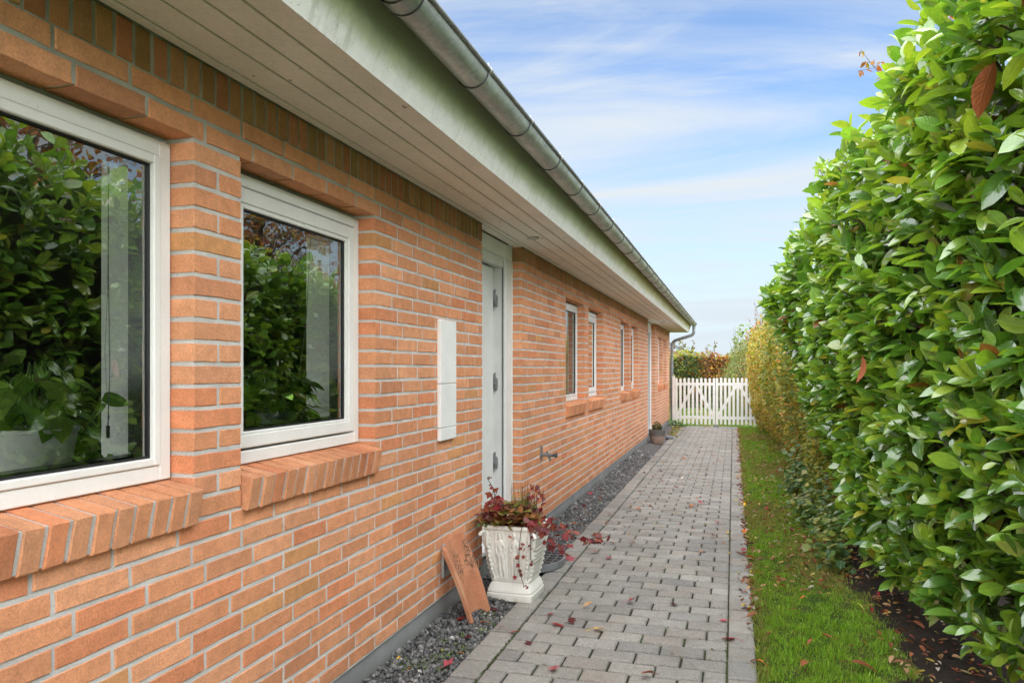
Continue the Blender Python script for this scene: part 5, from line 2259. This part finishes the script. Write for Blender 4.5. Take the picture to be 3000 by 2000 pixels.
# ------------------------------------------------------------------ houseplants inside
po = thing('plant_pot', 'off-white plastic plant pot on the inner sill of the nearest window', 'pot', (-1.772, 1.575, ZB + .024))
b = MB()
b.lathe([(.0, .008), (.082, .008), (.085, .012), (.104, .128), (.109, .130), (.109, .140), (.102, .140), (.099, .120), (.0, .118)], 36)
b.build('pot_body', M['white_pot'], po, smooth=True)
sa = thing('pot_saucer', 'scalloped pale saucer under the off-white pot in the nearest window', 'saucer', (-1.772, 1.575, ZB + .0225))
b = MB()
n_ = 96
for r_, z_, wv in ((.0, .0, 0), (.095, .0, 0), (.118, .020, .004), (.121, .022, .004), (.118, .018, .004), (.096, .004, 0), (.0, .004, 0)):
    for k in range(n_):
        t = 2 * math.pi * k / n_
        b.v.append((r_ * math.cos(t), r_ * math.sin(t), z_ + wv * math.sin(t * 20)))
for i in range(6):
    for k in range(n_):
        k2 = (k + 1) % n_
        b.f.append((i * n_ + k, i * n_ + k2, (i + 1) * n_ + k2, (i + 1) * n_ + k))
b.build('dish', M['white_pot'], sa, smooth=True)
POTH_T = [leaf_tpl(1, .72, 5, .25, .3, .7), leaf_tpl(1, .66, 5, .1, .45, .68)]


def pothos(label, base, n, rad, trail, seed):
    rg = np.random.default_rng(seed)
    t = thing('houseplant', label, 'plant', base)
    sm = MB()
    P, A, U = [], [], []
    for k in range(n):
        an = rg.uniform(0, 6.28)
        r = rad * rg.uniform(.2, 1)
        e = Vector((min(r * math.cos(an) * .8, .065), r * math.sin(an), rg.uniform(.02, .16)))
        sm.tube(smooth_path([(0, 0, -.01), (e.x * .5, e.y * .5, e.z + .03), tuple(e)], 4), .0025, 5, caps=False)
        P.append(e + Vector(base))
        A.append((math.cos(an) + rg.normal(0, .3), math.sin(an) + rg.normal(0, .3), -.3 + rg.normal(0, .3)))
        U.append((.6 + rg.normal(0, .3), rg.normal(0, .3), 1))
    for pts in trail:
        sp = smooth_path(pts, 6)
        sm.tube([p - Vector(base) for p in sp], .003, 5, caps=False)
        for q in range(2, len(sp), 3):
            P.append(sp[q] + Vector((.01, 0, .01)))
            A.append((rg.normal(.1, .4), rg.normal(.5, .5), rg.normal(-.3, .5)))
            U.append((.9, rg.normal(0, .3), .7))
    sm.build('stalks', M['green_stem'], t, fix=False)
    k = len(P)
    foliage('foliage', POTH_T, np.array(P), np.array(A), np.array(U), rg.uniform(.06, .10, k), pick([(.16, .36, .05), (.21, .42, .06), (.30, .48, .09)], [.5, .35, .15], k), M['plant_attr'], t, stuff=False)


pothos('green trailing houseplant in the off-white pot behind the nearest window', (-1.772, 1.575, ZB + .14), 34, .13,
       [[(-1.78, 1.65, ZB + .145), (-1.76, 1.70, ZB + .14), (-1.745, 1.74, ZB + .08), (-1.74, 1.76, ZB + .05), (-1.735, 1.80, ZB + .04)],
        [(-1.78, 1.65, ZB + .15), (-1.76, 1.71, ZB + .13), (-1.75, 1.76, ZB + .20), (-1.75, 1.77, ZB + .22)],
        [(-1.78, 1.66, ZB + .13), (-1.755, 1.69, ZB + .08), (-1.735, 1.70, ZB + .04)]], 21)
pb = thing('plant_pot', 'dark plant pot on the inner sill of the second window', 'pot', (-1.755, 2.64, ZB + .024))
b = MB()
b.lathe([(.0, .0), (.075, .0), (.095, .12), (.098, .125), (.09, .125), (.0, .11)], 30)
b.build('pot_body', M['slate'], pb, smooth=True)
pothos('leafy green houseplant behind the glass of the second window', (-1.755, 2.64, ZB + .13), 70, .24, [[(-1.74, 2.7, ZB + .14), (-1.71, 2.8, ZB + .12), (-1.70, 2.88, ZB + .05)], [(-1.74, 2.6, ZB + .14), (-1.70, 2.68, ZB + .24), (-1.69, 2.74, ZB + .30)]], 22)

# ------------------------------------------------------------------ gravel stones, grass
t_ico = (1 + 5 ** .5) / 2
ICO_V = np.array([(-1, t_ico, 0), (1, t_ico, 0), (-1, -t_ico, 0), (1, -t_ico, 0), (0, -1, t_ico), (0, 1, t_ico), (0, -1, -t_ico), (0, 1, -t_ico), (t_ico, 0, -1), (t_ico, 0, 1), (-t_ico, 0, -1), (-t_ico, 0, 1)], np.float32) / 1.9
ICO_F = np.array([(0, 11, 5), (0, 5, 1), (0, 1, 7), (0, 7, 10), (0, 10, 11), (1, 5, 9), (5, 11, 4), (11, 10, 2), (10, 7, 6), (7, 1, 8), (3, 9, 4), (3, 4, 2), (3, 2, 6), (3, 6, 8), (3, 8, 9), (4, 9, 5), (2, 4, 11), (6, 2, 10), (8, 6, 7), (9, 8, 1)])
n = 15000
Y = 1.8 + 11.0 * RNG.uniform(0, 1, n) ** 1.75
X = RNG.uniform(-1.548, XL0 - .004, n)
S = RNG.uniform(.005, .0105, n) * (1 + .10 * np.clip(Y - 4, 0, 8)) * RNG.choice([1, 1, 1, 1.5], n)
Zg = np.interp(X, gx, gz) + S * RNG.uniform(-.3, .7, n)
Zg[np.hypot(X + 1.52, Y - 5.33) < .37] -= .08
V = ICO_V[None] * (1 + RNG.normal(0, .22, (n, 12, 1))) * S[:, None, None] * RNG.uniform(.6, 1.3, (n, 1, 3))
ang = RNG.uniform(0, 6.28, n)
ca, sa_ = np.cos(ang)[:, None], np.sin(ang)[:, None]
V = np.stack([V[..., 0] * ca - V[..., 1] * sa_, V[..., 0] * sa_ + V[..., 1] * ca, V[..., 2]], -1) + np.stack([X, Y, Zg], -1)[:, None]
C = pick([(.085, .083, .083), (.13, .127, .125), (.19, .186, .182), (.05, .05, .05), (.34, .33, .31)], [.34, .3, .18, .15, .03], n)
me = np_mesh('gravel', V.reshape(-1, 3), [(ICO_F[None] + (np.arange(n) * 12)[:, None, None]).reshape(-1, 3)], M['gravel'], np.repeat(C, 12, 0))
o = link_mesh('gravel', me)
tag(o, 'dark grey crushed gravel along the foot of the house wall', 'gravel', kind='stuff')


def grass(name, label, n, yr, xf, h, w, cols, cw, ypow=1.6, z0=-.012):
    Y = yr[0] + (yr[1] - yr[0]) * RNG.uniform(0, 1, n) ** ypow
    x0, x1 = xf(Y)
    X = x0 + (x1 - x0) * RNG.uniform(0, 1, n)
    far = 1 + .08 * np.clip(Y - 4, 0, 30)
    # tufty height
    tuft = .65 + .5 * np.sin(X * 23 + Y * 7) * np.sin(Y * 17 - X * 9) + RNG.normal(0, .12, n)
    hh = RNG.uniform(*h, n) * np.clip(tuft, .35, 1.3)
    ww = RNG.uniform(*w, n) * far
    an = RNG.uniform(0, 6.28, n)
    dx, dy = np.cos(an), np.sin(an)
    ln = RNG.uniform(.2, .9, n) * hh
    la = RNG.uniform(0, 6.28, n)
    bx, by = np.cos(la) * ln, np.sin(la) * ln
    V = np.zeros((n, 5, 3), np.float32)
    z = np.full(n, z0)
    V[:, 0] = np.stack([X - dx * ww, Y - dy * ww, z], -1)
    V[:, 1] = np.stack([X + dx * ww, Y + dy * ww, z], -1)
    V[:, 2] = np.stack([X - dx * ww * .8 + bx * .35, Y - dy * ww * .8 + by * .35, z + hh * .6], -1)
    V[:, 3] = np.stack([X + dx * ww * .8 + bx * .35, Y + dy * ww * .8 + by * .35, z + hh * .6], -1)
    V[:, 4] = np.stack([X + bx, Y + by, z + hh], -1)
    o_ = (np.arange(n) * 5)[:, None, None]
    Q = (np.array([(0, 1, 3, 2)])[None] + o_).reshape(-1, 4)
    T = (np.array([(2, 3, 4)])[None] + o_).reshape(-1, 3)
    pt = np.sin(X * 5 + Y * 1.3) + .8 * np.sin(Y * 2.3 - X * 4) + RNG.normal(0, .5, n)
    edge = (X - x0) < .07
    C = pick(cols, cw, n)
    dry = (pt < -.25) | (edge & (RNG.uniform(0, 1, n) < .6))
    C[dry] = pick([(.27, .25, .06), (.20, .25, .045), (.34, .29, .11)], [.4, .4, .2], int(dry.sum()))
    me = np_mesh(name, V.reshape(-1, 3), [Q, T], M['grass'], np.repeat(C, 5, 0))
    o = link_mesh(name, me)
    return tag(o, label, 'grass', kind='stuff')


def verge(Y):
    x1 = np.interp(Y, [0, 3, 4, 5, 6.6, 8, 19], [.90, .86, .80, .76, .74, .80, .62]) + .05 * np.sin(Y * 3.3) + .03 * np.sin(Y * 9)
    x1 = x1 + np.interp(Y, [8, 11, 14, 17, 19], [0, .18, .34, .2, 0])
    x1 = x1 + np.where(RNG.uniform(0, 1, Y.shape) < .22, np.abs(RNG.normal(0, .12, Y.shape)), 0)
    return XR1 - .006 + .014 * np.sin(Y * 8) + .006 * np.sin(Y * 31), x1


grass('grass', 'short green grass of the verge between path and hedge', 120000, (2.4, 19.0), verge, (.018, .045), (.0011, .0020),
      [(.185, .36, .024), (.230, .40, .028), (.140, .28, .022), (.30, .38, .05)], [.4, .3, .2, .1], 2.1)
grass('far_grass', 'bright green lawn grass seen through the gate', 9000, (19.6, 28), lambda Y: (np.full_like(Y, -3.0), np.full_like(Y, 1.2)), (.04, .08), (.004, .008),
      [(.10, .20, .02), (.13, .22, .025)], [.6, .4], 1.2, -.09)
# moss and weeds in the paving joints
n = 2600
Yj = 2.6 + 9 * RNG.uniform(0, 1, n) ** 1.4
k = RNG.integers(0, 3, n)
Xj = np.where(k == 0, XR0 - .002, np.where(k == 1, RNG.uniform(XL1, XR0, n), XL1))
rowj = y_ref + .14 * np.round((Yj - y_ref) / .14)
Yj = np.where(k == 1, rowj, Yj)
sel = np.sin(Xj * 6 + Yj * 2.2) + .6 * np.sin(Yj * 5 - Xj * 3) + RNG.normal(0, .4, n) > .55
Xj, Yj = Xj[sel] + RNG.normal(0, .003, sel.sum()), Yj[sel] + RNG.normal(0, .003, sel.sum())
n = len(Xj)
V, F, c, uv = scatter(SMALL_T, np.stack([Xj, Yj, np.full(n, -.009)], -1), RNG.normal(0, .6, (n, 3)) + np.array([0, 0, .7]), RNG.normal(0, 1, (n, 3)) + np.array([0, 0, 1]), RNG.uniform(.007, .015, n), pick([(.09, .13, .03), (.13, .16, .04)], [.6, .4], n))
o = link_mesh('joint_moss', np_mesh('joint_moss', V, F, M['leaf_attr'], c, uv))
tag(o, 'moss and tiny weeds in the joints of the paving', 'moss', kind='stuff')

# ------------------------------------------------------------------ fallen leaves
FT = {'oval': [leaf_tpl(1, .5, 6, .5, .25, .85), leaf_tpl(1, .42, 6, .8, -.3, .9, .3), leaf_tpl(1, .46, 6, .3, .45, .9, -.4)],
      'lobed': [lobed_tpl(3, .45, .35, 230), lobed_tpl(5, .40, -.3, 260), lobed_tpl(3, .5, .5, 200)],
      'round': [leaf_tpl(1, .85, 6, .2, .2, .75)]}
FM = {k: [np_mesh('fallen_leaf', v[0], [v[1], v[2]] if len(v[2]) else [v[1]], M['dry_obj'], uv=v[3], smooth=(k != 'lobed')) for v in q] for k, q in FT.items()}
FC = {'red': (.30, .022, .025), 'pink': (.38, .07, .085), 'dark': (.085, .012, .012), 'orange': (.50, .15, .02), 'brown': (.24, .075, .028),
      'tan': (.46, .27, .12), 'yellow': (.72, .42, .012), 'lime': (.38, .42, .05), 'white': (.55, .48, .42)}
CN = {'red': 'red', 'pink': 'pinkish red', 'dark': 'dark maroon', 'orange': 'orange', 'brown': 'brown', 'tan': 'tan', 'yellow': 'yellow', 'lime': 'lime green', 'white': 'pale'}
FL = []
for (x, y, c, k, s) in [(-.69, 4.06, 'yellow', 'round', .060)]:
    FL.append((x, y, c, k, s, 'pavers'))
p1 = [(-.92, 4.08, 'red', .075), (-.85, 4.13, 'dark', .06), (-1.0, 4.24, 'red', .05), (-.82, 4.42, 'tan', .06), (-.58, 4.58, 'pink', .085), (-.34, 4.6, 'dark', .06), (-.06, 4.4, 'pink', .05), (-.03, 4.11, 'pink', .085), (-.29, 3.82, 'pink', .022), (-.8, 3.45, 'pink', .065), (-.38, 3.5, 'brown', .07), (-1.0, 3.75, 'dark', .05), (-1.21, 3.93, 'pink', .035), (-1.13, 3.89, 'red', .045),
      (-.22, 6.01, 'orange', .075), (-.25, 5.72, 'yellow', .035), (-1.16, 5.49, 'pink', .09), (-1.01, 5.74, 'red', .07), (-1.12, 6.33, 'brown', .07), (-.93, 6.09, 'brown', .05), (-.78, 6.21, 'brown', .05), (-.88, 5.61, 'pink', .07), (-.17, 6.57, 'dark', .055), (-.4, 7.95, 'orange', .09), (-.34, 8.12, 'pink', .07), (-.38, 8.52, 'orange', .05), (-.91, 7.64, 'orange', .06), (-.82, 7.88, 'orange', .05), (-.5, 7.43, 'white', .07), (-.15, 7.12, 'pink', .06), (-.92, 6.73, 'dark', .05), (-1.08, 6.94, 'red', .03), (-1.12, 6.92, 'red', .03), (-.63, 9.12, 'pink', .06), (-.7, 8.76, 'white', .06), (-.05, 6.75, 'yellow', .04), (-.75, 12.0, 'orange', .11), (-.95, 10.6, 'dark', .06), (-.35, 10.4, 'dark', .07), (-.55, 13.0, 'pink', .06), (-.62, 9.9, 'white', .06)]
for x, y, c, s in p1:
    FL.append((x, y, c, 'lobed' if c in ('red', 'pink', 'dark') else 'oval', s, 'pavers'))
edge = [(.10, 4.47, 'brown', .07), (.08, 4.3, 'brown', .065), (.11, 3.82, 'orange', .075), (.10, 4.73, 'white', .04), (.08, 7.09, 'brown', .07), (.09, 6.75, 'orange', .085), (.07, 8.33, 'red', .06), (.12, 8.37, 'orange', .07), (.1, 7.6, 'brown', .05), (.07, 9.23, 'tan', .07), (.04, 8.72, 'brown', .05), (.08, 7.86, 'white', .06), (.08, 7.36, 'dark', .05), (.08, 6.1, 'pink', .07), (.07, 6.02, 'pink', .06), (.11, 5.85, 'orange', .08), (.11, 8.12, 'yellow', .05), (.06, 10.2, 'tan', .07), (.09, 10.9, 'brown', .07), (.05, 11.6, 'white', .07), (.10, 12.4, 'brown', .08), (.08, 9.7, 'red', .06), (.1, 5.35, 'brown', .06), (.09, 5.1, 'tan', .04)]
for x, y, c, s in edge:
    FL.append((x, y, c, 'oval', s, 'path edge'))
grav = [(-1.46, 8.58, 'brown', .07), (-1.50, 8.78, 'dark', .05), (-1.50, 8.18, 'pink', .07), (-1.46, 7.99, 'dark', .06), (-1.36, 8.0, 'brown', .06), (-1.42, 7.47, 'red', .06), (-1.48, 7.38, 'dark', .07), (-1.35, 6.9, 'red', .06), (-1.37, 6.69, 'orange', .06), (-1.3, 6.74, 'orange', .06), (-1.50, 9.45, 'brown', .06), (-1.50, 3.27, 'yellow', .034), (-1.31, 3.72, 'dark', .075), (-1.29, 3.38, 'pink', .07), (-1.43, 3.24, 'orange', .035), (-1.29, 3.54, 'orange', .025), (-1.38, 3.5, 'lime', .022), (-1.47, 4.17, 'tan', .05), (-1.43, 3.93, 'red', .06), (-1.33, 4.21, 'dark', .06), (-1.33, 3.98, 'orange', .05), (-1.42, 5.95, 'pink', .06), (-1.40, 6.15, 'brown', .07), (-1.34, 5.85, 'brown', .06)]
for x, y, c, s in grav:
    FL.append((x, y, c, 'lobed' if c in ('red', 'pink', 'dark') else 'oval', s, 'gravel'))
gl = [(.5, 6.74, 'tan', .09), (.55, 6.19, 'brown', .07), (.37, 5.84, 'orange', .03), (.4, 5.63, 'dark', .05), (.16, 5.43, 'orange', .04), (.8, 6.59, 'orange', .10), (.81, 5.92, 'orange', .045), (.4, 4.88, 'orange', .035), (.34, 4.66, 'brown', .045), (.71, 4.85, 'lime', .065), (.76, 4.87, 'brown', .05), (.7, 4.7, 'tan', .04), (.79, 4.78, 'lime', .045), (.56, 4.09, 'pink', .055), (.58, 3.86, 'brown', .11), (.46, 4.21, 'brown', .055), (.32, 3.8, 'brown', .07), (.18, 4.17, 'brown', .035), (.37, 4.09, 'brown', .045), (.64, 4.2, 'orange', .025), (.91, 4.86, 'brown', .05), (.92, 3.93, 'tan', .06), (.95, 4.49, 'brown', .07), (.33, 6.46, 'white', .05), (.32, 7.99, 'red', .06), (.73, 4.37, 'brown', .05)]
for x, y, c, s in gl:
    FL.append((x, y, c, 'oval', s, 'soil' if x > .78 else 'grass'))
rank = {}
ORD = ['nearest', 'second nearest', 'third nearest', 'fourth nearest', 'fifth nearest', 'sixth nearest', 'seventh nearest', 'eighth nearest', 'ninth nearest', 'tenth nearest', 'eleventh nearest', 'twelfth nearest']
SURF = {'pavers': 'on the grey pavers', 'path edge': 'at the grass edge of the path', 'gravel': 'on the dark gravel strip', 'grass': 'on the grass verge', 'soil': 'on the soil by the hedge'}
tot = {}
for q in FL:
    tot[(q[2], q[5])] = tot.get((q[2], q[5]), 0) + 1
for (x, y, c, k, s, where) in sorted(FL, key=lambda q: q[1]):
    key = (c, where)
    rank[key] = rank.get(key, 0) + 1
    if tot[key] == 1:
        lab = 'the only %s fallen leaf lying %s' % (CN[c], SURF[where])
    else:
        lab = '%s %s fallen leaf %s' % (ORD[min(rank[key], 12) - 1], CN[c], SURF[where])
    z = {'pavers': .002, 'path edge': .004, 'gravel': float(np.interp(x, gx, gz)) + .010, 'grass': .016, 'soil': .045}[where]
    t = thing('fallen_leaf', lab, 'leaf', (x, y, z), RNG.uniform(0, 6.28), group='fallen autumn leaves')
    me = FM[k][int(RNG.integers(len(FM[k])))]
    cc = np.array(FC[c]) * RNG.uniform(.8, 1.2)
    o = link_mesh('blade', me, t, (-.5 * s, 0, .004 + .10 * s), (RNG.normal(0, .25), RNG.normal(-.10, .18), 0))
    o.scale = (s, s, s)
    o.color = (*cc, 1)
    st = MB()
    L = s * (.9 if c == 'yellow' else .45)
    st.tube([(-.5 * s, 0, .004 + .10 * s), (-.5 * s - L * .5, L * .12, .008), (-.5 * s - L, L * .1, .003)], .0013 if s > .04 else .0008, 4)
    so = st.build('stalk', M['dry_obj'], t, fix=False)
    so.color = (*(cc * .9), 1)

# leaf litter too small to count: far path, path edge, grass and soil
n = 3000
zone = RNG.choice(4, n, p=[.14, .15, .36, .35])
Y = np.where(zone == 0, RNG.uniform(6, 19, n), np.where(zone == 1, RNG.uniform(4.5, 19, n), np.where(zone == 2, RNG.uniform(5.0, 18.5, n), RNG.uniform(3.0, 12, n))))
X = np.where(zone == 0, RNG.uniform(XL0 - .2, XR1, n), np.where(zone == 1, RNG.normal(.10, .025, n), np.where(zone == 2, .15 + (.5 + np.clip(Y - 8, 0, 5) * .06) * RNG.uniform(0, 1, n) ** .7, RNG.uniform(.72, 1.3, n) - .02 * (Y - 4))))
Z = np.where(zone == 0, np.where(X < XL0, .02, .004), np.where(zone == 1, .006, np.where(zone == 2, .018, .045)))
S = np.where(zone == 0, RNG.uniform(.015, .045, n), np.where(zone == 1, RNG.uniform(.02, .055, n), RNG.uniform(.02, .05, n)))
C = pick([(.30, .10, .05), (.16, .05, .03), (.42, .25, .13), (.45, .33, .08), (.46, .40, .33), (.30, .03, .03), (.07, .03, .02)], [.22, .18, .2, .12, .1, .1, .08], n)
V, F, c, uv = scatter(FT['oval'][:2] + [FT['oval'][2]], np.stack([X, Y, Z], -1), RNG.normal(0, 1, (n, 3)) * np.array([1, 1, .15]), np.array([0, 0, 1.]) + RNG.normal(0, .3, (n, 3)), S, C)
o = link_mesh('leaf_litter', np_mesh('leaf_litter', V, F, M['leaf_attr'], c, uv, True))
tag(o, 'scattered small fallen leaves along the path edge, verge and hedge foot', 'leaf litter', kind='stuff')
